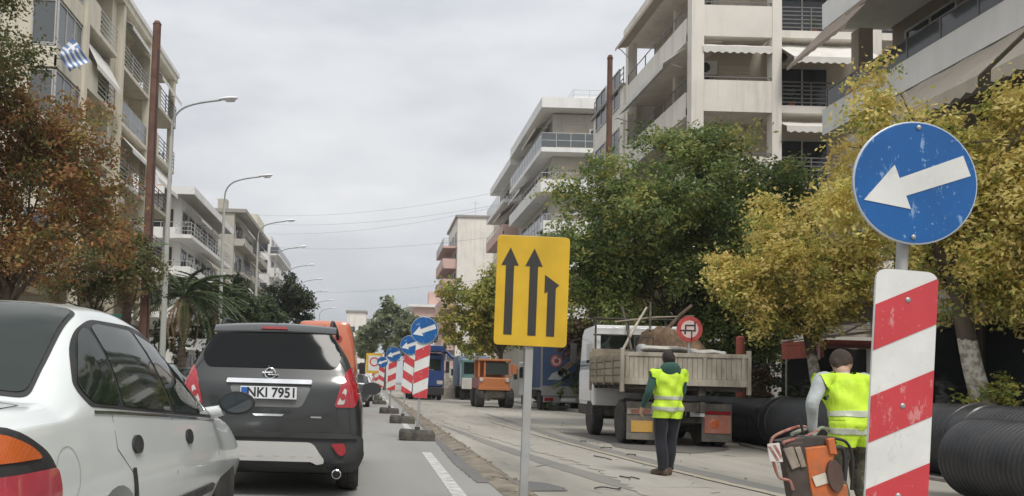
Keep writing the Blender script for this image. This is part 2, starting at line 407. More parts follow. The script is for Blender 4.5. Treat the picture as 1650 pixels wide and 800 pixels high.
class Fr:
    """a facade's own axes: u along it, n outward, both axis-aligned, in the building's local frame"""
    def __init__(s, o, u, n): s.o, s.u, s.n = Vector((o[0], o[1], 0)), Vector((u[0], u[1], 0)), Vector((n[0], n[1], 0))
    def p(s, u, n, z): return s.o + s.u * u + s.n * n + Vector((0, 0, z))
    def box(s, m, u0, u1, n0, n1, z0, z1):
        a, b = s.p(u0, n0, z0), s.p(u1, n1, z1)
        m.box(min(a.x, b.x), max(a.x, b.x), min(a.y, b.y), max(a.y, b.y), min(a.z, b.z), max(a.z, b.z))
def window(F, root, u0, u1, z0, z1, n=0, fm=None, pane=None, mull=1, fw=.07):
    m = MB()
    for a, b, c, d in ((u0, u1, z0, z0 + fw), (u0, u1, z1 - fw, z1), (u0, u0 + fw, z0 + fw, z1 - fw), (u1 - fw, u1, z0 + fw, z1 - fw)): F.box(m, a, b, n - .02, n + .06, c, d)
    for k in range(mull):
        c = u0 + (u1 - u0) * (k + 1) / (mull + 1); F.box(m, c - .03, c + .03, n - .02, n + .05, z0 + fw, z1 - fw)
    o = m.build('window', fm or m_frame, root)
    m = MB(); F.box(m, u0 + fw * .5, u1 - fw * .5, n - .02, n + .02, z0 + fw * .5, z1 - fw * .5); m.build('pane', pane or m_dkglass, o)
    return o
def shuttered(F, root, u0, u1, z0, z1, n=0, mat=None):
    m = MB(); k = max(4, int((z1 - z0) / .09)); h = (z1 - z0) / k
    for i in range(k): F.box(m, u0, u1, n - .02, n + .03 + .012 * (i % 2), z0 + i * h, z0 + i * h + h * .93)
    return m.build('shutter', mat or m_shutter, root)
def railing(F, par, u0, u1, n, z0, h, mat, rails=4, gap=1.1, ends=None, glass=None, name='railing', bars=0):
    m = MB(); k = max(1, int((u1 - u0) / gap))
    for i in range(k + 1):
        c = u0 + .03 + (u1 - u0 - .06) * i / k; F.box(m, c - .02, c + .02, n - .06, n - .02, z0, z0 + h)
    for i in range(rails):
        z = z0 + h * (i + 1) / rails; F.box(m, u0, u1, n - .055, n - .025, z - .04, z)
    if bars:
        q = int((u1 - u0) / bars)
        for i in range(q): c = u0 + (i + .5) * (u1 - u0) / q; F.box(m, c - .01, c + .01, n - .05, n - .03, z0, z0 + h - .03)
    if ends:
        for e, n0 in ends:
            for i in range(rails):
                z = z0 + h * (i + 1) / rails; F.box(m, e - .015, e + .015, n0, n - .06, z - .04, z)
    o = m.build(name, mat, par)
    if glass:
        m = MB(); F.box(m, u0 + .03, u1 - .03, n - .046, n - .034, z0 + .06, z0 + h - .06)
        if ends:
            for e, n0 in ends: F.box(m, e - .006, e + .006, n0, n - .05, z0 + .06, z0 + h - .06)
        m.build('glass_panel', glass, par)
    return o
def balcony(F, root, u0, u1, n0, n1, z, mat, style='solid', h=1.05, th=.2, ends=(1, 1), rmat=None, glass=None, soff=None, solid_u=None, rails=4, bars=0):
    """slab with its front: style solid, rail, glass, or half (low solid front with a rail on it); solid_u: a stretch (u0,u1) that is solid on a railed one"""
    m = MB(); F.box(m, u0, u1, n0, n1, z - th, z); b = m.build('balcony', mat, root)
    rm = rmat or m_rail; E = [(u0 + .03, n0)] * ends[0] + [(u1 - .03, n0)] * ends[1]
    hs = {'solid': h, 'half': h * .55, 'rail': 0, 'glass': 0}[style]
    if hs or solid_u:
        m = MB(); a, c = (u0, u1) if hs else solid_u; hh = hs or h
        F.box(m, a, c, n1 - .1, n1 + .004, z - th - .02, z + hh)
        if ends[0] and (hs or a <= u0 + .01): F.box(m, u0 - .004, u0 + .1, n0, n1 - .1, z - th - .02, z + hh)
        if ends[1] and (hs or c >= u1 - .01): F.box(m, u1 - .1, u1 + .004, n0, n1 - .1, z - th - .02, z + hh)
        m.build('parapet', mat, b)
    if style == 'rail' or style == 'glass':
        a, c = (u0, u1)
        if solid_u: a, c = (solid_u[1], u1) if solid_u[0] <= u0 + .01 else (u0, solid_u[0])
        railing(F, b, a, c, n1, z, h, rm, rails if style == 'rail' else 2, ends=E if not solid_u else E[1:], glass=(glass or m_fglass) if style == 'glass' else None, bars=bars)
    if style in ('half', 'solid'): railing(F, b, u0, u1, n1, z + hs, h - hs if style == 'half' else .16, rm, 1, ends=E)
    return b
def awning(F, root, u0, u1, n0, z0, n1, z1, mat, val=.22, name='awning', arms=True, scallop=True):
    m = MB(); t = .025
    pr = [(n0, z0), (n1, z1), (n1, z1 - t), (n0, z0 - t)]
    k = max(2, int((u1 - u0) / .35)); top = []
    rings = []
    for i in range(k + 1):
        u = u0 + (u1 - u0) * i / k; sg = .03 * math.sin(i * 1.7)
        rings.append([F.p(u, n, z + (sg if j in (0, 3) else 0) * .5) for j, (n, z) in enumerate(pr)])
    m.loft(rings, True); o = m.build(name, mat, root); fixn(o)
    m = MB(); q = max(2, int((u1 - u0) / .3))
    for i in range(q):
        a, b = u0 + (u1 - u0) * i / q, u0 + (u1 - u0) * (i + 1) / q
        m.add([F.p(a, n1, z1 - t), F.p(b, n1, z1 - t), F.p(b, n1 + .004, z1 - val * .75), F.p((a + b) / 2, n1 + .004, z1 - val), F.p(a, n1 + .004, z1 - val * .75)], [(0, 1, 2, 3, 4)])
    m.build('valance', mat, o)
    if arms:
        for u in (u0 + .25, u1 - .25):
            m = MB(); m.tube([F.p(u, n0, z0 - .75), F.p(u, (n0 + n1) / 2 + .1, (z0 + z1) / 2 - .25), F.p(u, n1, z1 - .04)], .02, 6); m.build('awning_arm', m_frame, o)
    return o
def box_part(F, name, mat, root, *bs):
    m = MB()
    for b in bs: F.box(m, *b)
    return m.build(name, mat, root)

# --- cream block on the left
b1 = T('apartment_block', 'tall cream apartment block with a striped flag, behind the rust coloured tree', 'building', (-13.8, 31.4, 0), group=None)
F = Fr((0, 0), (0, 1), (1, 0)); FE = Fr((0, 0), (-1, 0), (0, -1))
LV = [5.0, 7.8, 10.6, 13.4, 16.2]
box_part(F, 'wall', m_cream, b1, (0, 17.6, -13, -1.2, 0, 19.2), (0, 2.4, -1.2, 0, 4.3, 19.2), (6.5, 7.5, -1.2, .85, 4.3, 19.2), (10.6, 12.2, -1.2, 0, 4.3, 19.2))
box_part(F, 'roof', m_cream, b1, (-.15, 17.8, -13.2, 1.25, 19.2, 19.75))
for u in (2.4, 7.2, 11.9, 17.2): box_part(F, 'column', m_cream, b1, (u, u + .35, .86, 1.2, 0, 19.2))
box_part(F, 'cornice', m_white, b1, (-.3, 17.95, 1.25, 1.32, 19.55, 19.8))
for i, z in enumerate(LV):
    balcony(F, b1, 2.75, 6.5, -1.2, 1.2, z + .2, m_cream, 'rail', 1.1, ends=(1, 0), rmat=m_rail_pale, glass=None, solid_u=(2.75, 4.0), rails=5)
    balcony(F, b1, 7.55, 11.9, -1.2, 1.2, z + .1, m_cream, 'glass' if i % 2 else 'rail', 1.05, ends=(0, 0), rmat=m_rail_pale, rails=5)
    balcony(F, b1, 12.25, 17.2, -1.2, 1.2 if i < 3 else 1.4, z + .15, m_cream, 'rail', 1.1, ends=(0, 1), solid_u=(12.25, 13.6), rmat=m_rail, rails=5)
    bc = balcony(F, b1, -.25, 2.38, 0.0, 1.05, z + .2, m_cream, 'solid', .35, th=.45, ends=(1, 1), rmat=m_rail_pale)
    window(F, b1, -.2, 2.36, z + .58, z + 2.42, .98, m_frame, m_fglass, mull=2, fw=.05); window(FE, b1, -.95, .0, z + .58, z + 2.42, .2, m_frame, m_fglass, mull=0, fw=.05)
    balcony(FE, b1, 1.2, 6.2, 0, 1.2, z + .2, m_cream, 'half', 1.0)
    for (a, c) in ((3.0, 4.4), (4.8, 6.3), (7.9, 9.5), (10.0, 11.6), (12.6, 14.2), (14.8, 16.8)): window(F, b1, a, c, z + .25, z + 2.35, -1.2)
    window(F, b1, .35, 2.1, z + .3, z + 2.35, 0); window(FE, b1, 1.8, 3.4, z + .25, z + 2.3, 0); window(FE, b1, 4.0, 5.6, z + .25, z + 2.3, 0); window(FE, b1, 8, 9.6, z + .8, z + 2.2, 0)
awning(F, b1, 3.0, 6.3, .9, 13.4 + 2.3, 1.5, 13.4 + 1.15, m_awn, .25); awning(F, b1, 7.7, 11.8, .7, 13.3, 1.75, 12.2, m_awn, .25)
awning(F, b1, 12.5, 17, .8, 18.8, 1.75, 17.7, m_awn, .25); awning(F, b1, 12.5, 17, .9, 13.3, 1.75, 12.0, m_awn, .25); awning(F, b1, 7.7, 11.8, .7, 18.9, 1.5, 18.4, m_awn, .25); awning(F, b1, 3, 6.3, .9, 10.3, 1.9, 9.3, m_awn_beige, .25)
m = MB(); F.box(m, -.3, 18, 1.25, 2.2, 3.5, 3.75); F.box(m, -.3, 18, 0, 1.24, 3.4, 3.6); m.build('canopy', m_grey_beige, b1)
for k, (a, c) in enumerate(((.1, 2.3), (2.6, 6.3), (7.6, 10.5), (12.4, 16.9))): shuttered(F, b1, a, c, .15, 3.2, -1.15 if a > 2.4 else 0)
for k in range(4): shuttered(FE, b1, .4 + k * 2.6, 2.7 + k * 2.6, .15, 3.1, 0)
box_part(F, 'chimney', m_cream, b1, (5, 6, -4, -3, 19.75, 21.2), (11, 12.2, -5, -4, 19.75, 20.9))
# lower neighbour in front of the same line
def flag_mesh():
    m = MB(); n = 24; k = 19; vs = []; fs = []
    for j in range(k):
        for i in range(n):
            u = i / (n - 1); v = j / (k - 1)
            vs.append((u * 1.2 * (1 - .25 * v), .13 * math.sin(u * 10 + v * 2.5) * (.3 + u), -v * .85 - .22 * u * u + .03 * math.sin(u * 8)))
    for j in range(k - 1):
        for i in range(n - 1):
            a = j * n + i; fs.append((a, a + n, a + n + 1, a + 1)); w = (j * 9 // (k - 1)) % 2
            if u_canton(i / (n - 1), j / (k - 1)): w = 0 if (abs(i / (n - 1) - .185) < .04 or abs(j / (k - 1) - .278) < .06) else 1; w = 1 - w if False else w
            m.m.append(1 - w if not u_canton(i / (n - 1), j / (k - 1)) else w)
    m.v = vs; m.f = fs; return m
def u_canton(u, v): return u < .37 and v < .55
m_flag_b = M('flag blue cloth', (.17, .26, .48), .8); m_flag_w = M('flag white cloth', (.8, .8, .8), .8)
fp_ = at(116, 62, 31.6)
fl = T('striped_flag', 'blue and white striped flag hanging from the corner balcony of the cream block', 'flag', fp_, R(8))
fo = flag_mesh().build('cloth', [m_flag_w, m_flag_b], fl, smooth=70); fo.rotation_euler = (0, R(42), 0)
m = MB(); m.tube([(-.15, .35, -.6), (0, 0, .02), (.06, -.05, .12)], .02, 8); m.build('flagpole', m_rail_pale, fl)

# --- white balconied house, left
b2 = T('apartment_building', 'low white apartment house with long balconies behind the first two street lamps', 'building', (-15.9, 65, 0))
F = Fr((0, 0), (0, 1), (1, 0)); FE = Fr((0, 0), (-1, 0), (0, -1))
box_part(F, 'wall', m_white, b2, (0, 16, -12, 0, 0, 15.6))
box_part(F, 'roof', m_soffit, b2, (-1.6, 16.2, -12, 1.35, 15.6, 15.8)); box_part(F, 'roof_edge', m_white, b2, (-1.7, 16.3, 1.35, 1.45, 15.5, 16.1), (-1.7, -1.6, -12, 1.35, 15.5, 16.1))
for z in (6.0, 9.2, 12.3):
    balcony(F, b2, -1.6, 16, 0, 1.3, z, m_white, 'half' if z != 12.3 else 'rail', 1.0, th=.3, rmat=m_rail_pale, rails=3); balcony(FE, b2, 0, 8, 0, 1.6, z - .004, m_white, 'half', 1.0, th=.3, rmat=m_rail_pale)
    for k in range(6): window(F, b2, .5 + k * 2.6, 2.3 + k * 2.6, z + .1, z + 2.3, 0)
    for k in range(2): window(FE, b2, .6 + k * 2.8, 2.4 + k * 2.8, z + .1, z + 2.3, 0, fm=m_brown)
for k, z in ((0, 12.3), (1, 12.3), (2, 12.3), (1, 9.2), (2, 9.2)): awning(F, b2, 1 + k * 5, 5.3 + k * 5, .5, z + 2.7, 1.5, z + 1.8, (m_awn, m_awn_beige, m_awn)[k], .2)
box_part(F, 'stair_tower', m_pink, b2, (4, 6.5, -6, -2, 15.8, 17.6)); box_part(F, 'stair_tower', m_white, b2, (1, 3.6, -7, -3, 15.8, 18))
m = MB(); F.box(m, -1, 16, 0, 1.4, 3.2, 3.4); m.build('canopy', m_white, b2)
for k in range(4): window(F, b2, .4 + k * 4, 4 + k * 4, .3, 3.0, 0, mull=2)

# --- grey brown block and the white one beyond it, left
b3 = T('apartment_building', 'weathered grey brown apartment block with dark balconies between two white ones', 'building', (-15.6, 88, 0))
F = Fr((0, 0), (0, 1), (1, 0)); FE = Fr((0, 0), (-1, 0), (0, -1))
box_part(F, 'wall', m_grey_beige, b3, (0, 20, -11, 0, 0, 19.2)); box_part(F, 'roof', m_soffit, b3, (-.2, 20.2, -11, 1.3, 19.2, 19.6)); box_part(F, 'chimney', m_grey_beige, b3, (.5, 1.6, -2, -1, 19.6, 20.8), (8, 9, -3, -2, 19.6, 21))
for i, z in enumerate((6.2, 9.4, 12.6, 15.8)):
    for k in range(3):
        balcony(F, b3, .2 + k * 6.6, 6.2 + k * 6.6, 0, 1.2, z, m_grey_beige, 'half' if (i + k) % 2 else 'rail', 1.0, rails=3)
        for q in range(2): window(F, b3, .6 + k * 6.6 + q * 2.8, 2.6 + k * 6.6 + q * 2.8, z + .1, z + 2.2, 0)
    window(FE, b3, 1.5, 3, z + .5, z + 2, 0)
for k, z in ((0, 15.8), (1, 12.6), (2, 15.8), (0, 9.4), (2, 9.4)): awning(F, b3, .5 + k * 6.6, 5.8 + k * 6.6, .4, z + 2.8, 1.5, z + 1.6, m_awn if k != 1 else m_awn_beige, .2)
b4 = T('apartment_building', 'white framed apartment tower rising beyond the grey brown block', 'building', (-14.6, 112, 0))
F = Fr((0, 0), (0, 1), (1, 0)); FE = Fr((0, 0), (-1, 0), (0, -1))
box_part(F, 'wall', m_white, b4, (0, 16, -10, 0, 0, 21.0)); box_part(F, 'penthouse', m_cream, b4, (1, 8, -6, -2.2, 21, 24.2))
for z in (5.5, 9, 12.2, 15.4, 18.4):
    balcony(F, b4, -.5, 16, 0, 1.2, z, m_white, 'solid' if z != 18.4 else 'glass', 1.0, rmat=m_rail_pale)
    for k in range(4): window(F, b4, .8 + k * 3.8, 3 + k * 3.8, z + .1, z + 2.2, 0)
    window(FE, b4, .4, 2.6, z + .3, z + 2.2, 0, mull=0)

# --- big beige block on the right
b5 = T('apartment_block', 'large pale beige apartment block with open loggias behind the green tree', 'building', (12.58, 32, 0))
F = Fr((0, 0), (0, 1), (-1, 0)); FE = Fr((0, 0), (1, 0), (0, -1))
lv = [3.1, 6.2, 9.3, 12.4, 15.5]
box_part(FE, 'wall', m_ceil, b5, (1.5, 12, -8.6, -1.6, 0, 18.6), (12.0, 12.3, -8.6, -.02, 0, 18.6))
box_part(FE, 'roof', m_beige, b5, (-.1, 12.4, -8.7, .05, 18.6, 19.5))
for u0, u1 in ((0, .5), (3.27, 3.65), (7.3, 7.7)): box_part(FE, 'column', m_beige, b5, (u0, u1, -.45, 0, 0, 18.6))
box_part(F, 'column', m_beige, b5, (8.2, 8.6, -.45, 0, 0, 18.6)); box_part(F, 'column', m_beige, b5, (4.2, 4.5, -1.6, -.9, 0, 18.6))
for i, z in enumerate(lv):
    b = balcony(FE, b5, .5, 3.27, -1.6, -.03, z + .22, m_beige, 'solid', 1.05, th=.22, ends=(0, 0))
    balcony(FE, b5, 3.65, 7.3, -1.6, -.03 + .0, z + .3, m_beige, 'rail', 1.0, th=.3, ends=(0, 0), rails=6)
    balcony(FE, b5, 7.7, 12, -1.6, -.03, z + .3, m_beige, 'rail', 1.0, th=.3, ends=(0, 0), rails=6)
    balcony(F, b5, .5, 8.2, -1.5, .03, z + .22, m_beige, 'half', 1.25, th=.3, ends=(0, 0), rails=4)
    shuttered(FE, b5, 1.75, 3.1, z + .25, z + 2.5, -1.6, m_shut_b); window(FE, b5, 4.2, 6.4, z + .35, z + 2.5, -1.6); window(FE, b5, 8.4, 10.4, z + .35, z + 2.5, -1.6, fm=m_brown)
    for k in range(3): window(F, b5, 1.6 + k * 2.3, 3.2 + k * 2.3, z + .25, z + 2.4, -1.5)
awning(FE, b5, .45, 3.25, -.3, 15.25, -.02 + .06, 15.05, m_awn, .3, arms=False)
awning(FE, b5, 3.68, 7.2, -.5, 15.4, .9, 14.35, m_awn, .28); awning(FE, b5, 3.68, 7.2, -.5, 12.2, .35, 11.75, m_awn, .28)
awning(F, b5, .6, 8.1, .05, 15.2, .95, 14.55, m_awn, .25); awning(F, b5, .6, 8.1, .05, 18.45, .7, 18.3, m_awn_beige, .2); awning(F, b5, .6, 8.1, .05, 12.1, .9, 11.5, m_awn, .25)
box_part(FE, 'recess_shade', m_dark, b5, (.6, 12, -1.58, -1.5, .15, 3.0)); box_part(F, 'recess_shade', m_dark, b5, (.6, 14, -1.4, -1.3, .15, 3.0))  # near-black sheets paint the shade of the open ground-floor recess
box_part(F, 'lower_wing', m_beige, b5, (8.62, 14.2, -9, .1, 0, 16.6)); box_part(F, 'lower_wing', m_soffit, b5, (8.62, 14.4, -9, .25, 16.6, 16.75))
railing(F, b5, 8.7, 14.2, .1, 16.75, .9, m_rail, 3, ends=[(14.2, -4)])
for z in lv[1:]:
    window(F, b5, 9.2, 11, z + .2, z + 2.2, .1); window(F, b5, 11.6, 13.6, z + .2, z + 2.2, .1)
# ground-floor fronts under the block
for k in range(3): window(FE, b5, 1.7 + k * 3.4, 4.8 + k * 3.4, .25, 2.8, -1.6, fm=m_black_metal, pane=m_dkglass, mull=2)

# --- nearest block, right, over the shops
b6 = T('apartment_block', 'near apartment block with glass balcony fronts and big awnings above the yellow trees', 'building', (12.7, 3, 0))
F = Fr((0, 0), (0, 1), (-1, 0)); FE = Fr((0, 0), (1, 0), (0, -1)); FN = Fr((0, 19.6), (1, 0), (0, 1))
box_part(F, 'wall', stained('dark brown render', (.24, .2, .165), (.12, .1, .08), .4), b6, (0, 19.4, -12, -1.8, 0, 17.5)); box_part(F, 'roof', m_white, b6, (0, 19.6, -12, .1, 17.5, 17.8))
m_fg2 = glass_dark('dark balcony glass', (.07, .075, .08), .1)
for i, z in enumerate((5.65, 8.78, 11.85, 14.95)):
    b = balcony(F, b6, 0, 19.6, -1.8, 0, z, m_white, 'glass', 1.0, th=.28, ends=(0, 1), rmat=m_rail, glass=m_fg2)
    box_part(F, 'fascia', m_white, b, (0, 19.64, .004, .06, z - .32, z + .42))
    for k in range(7): window(F, b6, .6 + k * 2.7, 2.6 + k * 2.7, z + .1, z + 2.4, -1.8, fm=m_brown if k % 2 else m_frame)
    for k in range(4): box_part(F, 'column', m_ceil, b6, (.4 + k * 6.2, .75 + k * 6.2, -1.0, -.6, z, z + 2.55))
awning(F, b6, 12.3, 16.6, .07, 8.42, 1.15, 7.35, m_awn_beige, .3); awning(F, b6, 6.5, 11.9, .07, 8.42, 1.2, 7.3, m_awn_beige, .3)
awning(F, b6, 16.6, 19.5, .07, 11.5, 1.15, 10.35, m_awn_brown, .12, arms=False); awning(F, b6, 11, 16.4, .07, 11.5, 1.3, 10.5, m_awn_brown, .12)
awning(F, b6, 17, 19.5, .07, 5.2, 1.1, 4.6, m_awn_beige, .2)
for k in range(6):
    window(F, b6, .3 + k * 3.2, 3.2 + k * 3.2, .3, 2.9, -1.75, fm=m_black_metal, pane=m_dkglass, mull=1)
m_red_c = M('faded red canopy edge', (.5, .14, .1), .7, var=.15); m_pink_c = M('faded pink canopy', (.6, .33, .27), .8)
m = MB(); F.box(m, -1, 17.2, -1.7, 1.6, 3.0, 3.12); cp = m.build('canopy', m_white, b6)
m = MB(); F.box(m, -1, 17.25, 1.6, 1.68, 2.75, 3.18); m.build('canopy_edge', M('grey canopy board', (.42, .42, .4), .6), cp)
m = MB(); F.box(m, 5, 15.2, .6, 1.3, 3.45, 3.62); F.box(m, 5, 15.2, .9, 1.0, 3.12, 3.45); m.build('canopy_sign', m_pink_c, cp)
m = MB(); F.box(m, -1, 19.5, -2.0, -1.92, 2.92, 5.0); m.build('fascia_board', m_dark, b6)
# reddish shop awning between the two yellow trees
aw = T('shop_awning', 'reddish shop awning on thin white bars beside the striped board', 'awning', (12.2, 19.4, 2.0))
m = MB(); m.box(-1.9, .4, -.9, .9, .28, .36); m.box(-1.9, -1.84, -.9, .9, -.05, .27); m.build('red_board', m_red_c, aw)
m = MB(); m.tube([(-1.9, -.9, .4), (-.4, -.9, .62), (.5, -.9, 1.1)], .03, 6); m.tube([(-1.9, .9, .4), (-.4, .9, .62), (.5, .9, 1.1)], .03, 6); m.tube([(-1.95, -.9, -.1), (-1.95, -.9, .42)], .025, 6); m.build('awning_frame', m_awn, aw)

# --- white corner block further on, right
b7 = T('apartment_block', 'white corner apartment block with stacked wraparound balconies left of the tall post', 'building', (13.6, 62.2, 0))
F = Fr((0, 0), (0, 1), (-1, 0)); FE = Fr((0, 0), (1, 0), (0, -1))
box_part(F, 'wall', m_grey_beige, b7, (0, 26, -9, 0, 0, 22.4)); box_part(F, 'roof', m_white, b7, (-1.2, 13, -9, 1.1, 22.5, 23.3), (13, 26, -9, 1.1, 21.9, 22.6))
box_part(FE, 'penthouse', m_white, b7, (2, 9, -6, -1.5, 23.3, 24.4)); railing(FE, b7, 1.6, 9, 0, 23.3, 1.1, m_rail_pale, 3, ends=[(1.6, -5)])
for i, z in enumerate((6.6, 9.9, 13.1, 16.3, 19.4)):
    a = 0 if i > 2 else .25
    balcony(FE, b7, -1.1 + a, 9, 0, 1.2, z, m_white, 'glass' if i == 4 else 'half', 1.15, th=.35, rmat=m_rail_pale, ends=(1, 1))
    balcony(F, b7, -1.19, 13, 0, 1.1 - a + .004, z - .004, m_white, 'glass' if i % 2 == 0 else 'half', 1.15, th=.35, rmat=m_rail_pale, ends=(0, 1))
    balcony(F, b7, 14.2, 25.4, 0, 1.5, z - .5, m_pink if i % 2 else m_white, 'half' if i % 2 else 'rail', 1.15, th=.35, rmat=m_rail_pale)
    for k in range(4): window(F, b7, 1 + k * 3, 3.2 + k * 3, z + .1, z + 2.3, 0)
    for k in range(4): window(F, b7, 14.6 + k * 2.7, 16.6 + k * 2.7, z - .4, z + 1.8, 0, fm=m_brown)
    for k in range(3): window(FE, b7, .8 + k * 2.6, 2.8 + k * 2.6, z + .1, z + 2.3, 0, pane=None if k else m_awn_beige)
awning(F, b7, 0, 6, .3, 22.1, 1.35, 21.3, m_awn_beige, .25); awning(F, b7, 6.5, 12.5, .3, 18.9, 1.35, 18, m_awn, .25); awning(F, b7, 14.5, 19, .3, 18.6, 1.7, 17.6, m_awn_beige, .25); awning(F, b7, 0, 5, .3, 12.8, 1.3, 12, m_awn, .25)
# --- far cream tower with pink balconies, far pink house, houses closing the street
b8 = T('apartment_block', 'far cream tower with pink balconies on its street side above the yellow sign', 'building', (11.75, 115, 0))
F = Fr((0, 0), (0, 1), (-1, 0)); FE = Fr((0, 0), (1, 0), (0, -1))
box_part(F, 'wall', m_beige, b8, (0, 14, -7, 0, 0, 25)); box_part(F, 'roof', m_soffit, b8, (-.2, 14.2, -7, .3, 25, 25.3))
for i in range(7):
    z = 3.2 + i * 2.95
    balcony(F, b8, .6, 13, 0, 2.0, z, m_pink, 'solid' if i != 6 else 'rail', 1.1, th=.3)
    for k in range(3): window(F, b8, 1 + k * 4, 3.4 + k * 4, z + .1, z + 2.2, 0)
m = MB(); FE.box(m, 5.3, 7, 0, .25, 0, 24.8); m.build('duct', m_grey_beige, b8)
b9 = T('apartment_building', 'low pinkish house beyond the blue arrow discs at the end of the street', 'building', (8.4, 165, 0))
F = Fr((0, 0), (0, 1), (-1, 0)); FE = Fr((0, 0), (1, 0), (0, -1))
box_part(F, 'wall', m_pink, b9, (0, 12, -9, 0, 0, 16.5)); box_part(F, 'roof', m_white, b9, (-1, 12.4, -9.2, 1.4, 16.5, 17)); box_part(F, 'stair_tower', m_pink, b9, (2, 6, -6, -3, 17, 20))
for z in (5, 8.6, 12.2):
    balcony(FE, b9, -.8, 8, 0, 1.3, z, m_beige, 'half', 1.1, th=.3)
    for k in range(3): window(FE, b9, .4 + k * 2.6, 2.4 + k * 2.6, z + .1, z + 2.4, 0)
for i, (px, w, top, lab, mm) in enumerate(((572, 5, 503, 'pale far house showing left of the round green tree', m_beige), (590, 5, 516, 'low white far house at the very end of the street', m_white))):
    p = at(px, 600, 210 + i * 25); t = at(px, top, 210 + i * 25)
    b = T('apartment_building', lab, 'building', (p.x, p.y, 0)); F = Fr((0, 0), (1, 0), (0, -1))
    box_part(F, 'wall', mm, b, (-w / 2, w / 2, -8, 0, 0, t.z)); box_part(F, 'roof', m_soffit, b, (-w / 2 - .3, w / 2 + .3, -8, .4, t.z, t.z + .4))
    for z in np.arange(4, t.z - 2.5, 3.2):
        for k in range(2): window(F, b, -w / 2 + .6 + k * w * .48, -w / 2 + 2.2 + k * w * .48, z, z + 1.6, 0)
# pharmacy-green shop sign on the left pavement front
sg = T('lit_shop_sign', 'small lit green shop sign under the awnings of the cream block', 'sign', (-11.7, 33.6, 3.1))
m = MB(); m.box(-.5, 1.2, -.06, .06, -.5, .5); m.build('sign_box', M('green sign board', (.02, .13, .09), .4), sg, bevel=.02)
m = MB(); m.box(.1, .35, -.07, -.062, -.15, .05); m.box(.42, .5, -.07, -.062, -.15, .22); m.box(.58, .95, -.07, -.062, -.15, .05); m.build('lit_tube', emit_mat('green light', (.12, .9, .45), 1.6), sg)

# air conditioners, aerials and things on balconies
m_ac = M('air conditioner casing', (.66, .65, .61), .5, dirt=(.4, .37, .3), dscale=4, damt=.4); m_terra = M('terracotta', (.36, .15, .08), .8, var=.2)
def ac(F, root, u, n, z):
    m = MB(); F.box(m, u, u + .85, n, n + .3, z, z + .58); o = m.build('air_conditioner', m_ac, root, bevel=.02)
    c = F.p(u + .32, n + .3, z + .29); m = MB(); m.lathe([(.22, 0), (.22, .012)], c, F.n, 20); m.build('fan_grille', m_black_metal, o)
def aerial(root, x, y, z, h):
    m = MB(); m.cyl((x, y, z), (x, y, z + h), .03, n=6); m.cyl((x - .6, y, z + h * .9), (x + .6, y, z + h * .9), .015, n=5)
    for k in range(5): m.cyl((x - .5 + k * .25, y - .35, z + h * .9), (x - .5 + k * .25, y + .35, z + h * .9), .012, n=5)
    m.build('aerial', m_frame, root)
def pot(F, root, u, n, z, seed):
    c = F.p(u, n, z); m = MB(); m.lathe([(.1, 0), (.15, .26), (.17, .26), (.17, .3), (.13, .29)], c, (0, 0, 1), 12); o = m.build('plant_pot', m_terra, root)
    g = random.Random(seed); m = MB()
    for k in range(70):
        a = g.uniform(0, 6.28); r = g.uniform(.02, .34); h = g.uniform(.25, .8); p = c + Vector((math.cos(a) * r, math.sin(a) * r, h)); s = g.uniform(.06, .12); t_ = Vector((g.uniform(-1, 1), g.uniform(-1, 1), g.uniform(-.5, 1))).normalized(); w = t_.orthogonal().normalized()
        m.add([p - t_ * s, p + w * s * .4, p + t_ * s, p - w * s * .4], [(0, 1, 2, 3)])
    m.build('plant', m_potleaf, o)
m_potleaf = M('pot plant leaf', (.07, .12, .04), .6, var=.4, scale=20)
FR1 = Fr((0, 0), (1, 0), (0, -1)); FR1s = Fr((0, 0), (0, 1), (-1, 0)); FL1 = Fr((0, 0), (0, 1), (1, 0))
for u, z in ((.75, 14.4), (4.0, 14.9), (6.3, 12.8), (.75, 11.2), (8.2, 14.2)): ac(FR1, b5, u, -1.6, z)
for u, z in ((2.4, 14.6), (5.2, 17.4), (4.2, 11.4)): ac(FR1s, b5, u, -1.5, z)
for u, z in ((3.2, 13.2), (8.6, 12.9), (13.2, 15.6), (5.4, 15.4), (9.8, 10.6), (14.4, 10.2)): ac(FL1, b1, u, -1.2, z + 1.2)
for u, z in ((2.8, 20.6), (4.8, 17.6), (1.2, 14.4)): ac(FR1, b7, u, 0, z)
for u, z in ((3.2, 10.6), (6.2, 13.6), (9.4, 10.4), (12, 13.7)): ac(FL1, b2, u, 0, z); 
for u, z in ((3.1, 11), (9.6, 14.2), (15.2, 10.6), (3.2, 17)): ac(FL1, b3, u, 0, z)
for k, (u, z) in enumerate(((1.0, 12.62), (2.6, 12.62), (1.4, 15.72), (4.3, 12.7), (6.5, 12.7), (5.2, 15.8))): pot(FR1, b5, u, -.5, z, k)
for k, (u, z) in enumerate(((4.5, 16.4), (5.8, 13.6), (8.4, 16.3), (10.3, 13.5), (14.5, 16.4), (16, 13.5), (9, 10.7))): pot(FL1, b1, u, .85, z, 20 + k)
for k, (u, z) in enumerate(((1, 12.3), (4, 12.3), (7, 9.2), (9.5, 12.3))): pot(FL1, b2, u, 1.0, z, 40 + k)
for k, (u, z) in enumerate(((0, 19.4), (3.5, 19.4), (6, 16.3), (1.2, 16.3))): pot(FR1, b7, u, .9, z, 50 + k)
aerial(b1, -3, 6, 19.7, 3); aerial(b1, -5, 14, 19.7, 2.6); aerial(b2, -2, 9, 15.8, 2.6); aerial(b3, -2.5, 5, 19.6, 2.4); aerial(b3, -2, 13, 19.6, 2.8); aerial(b7, 3, 9, 23.3, 2.6); aerial(b8, 3, 4, 25.3, 3)
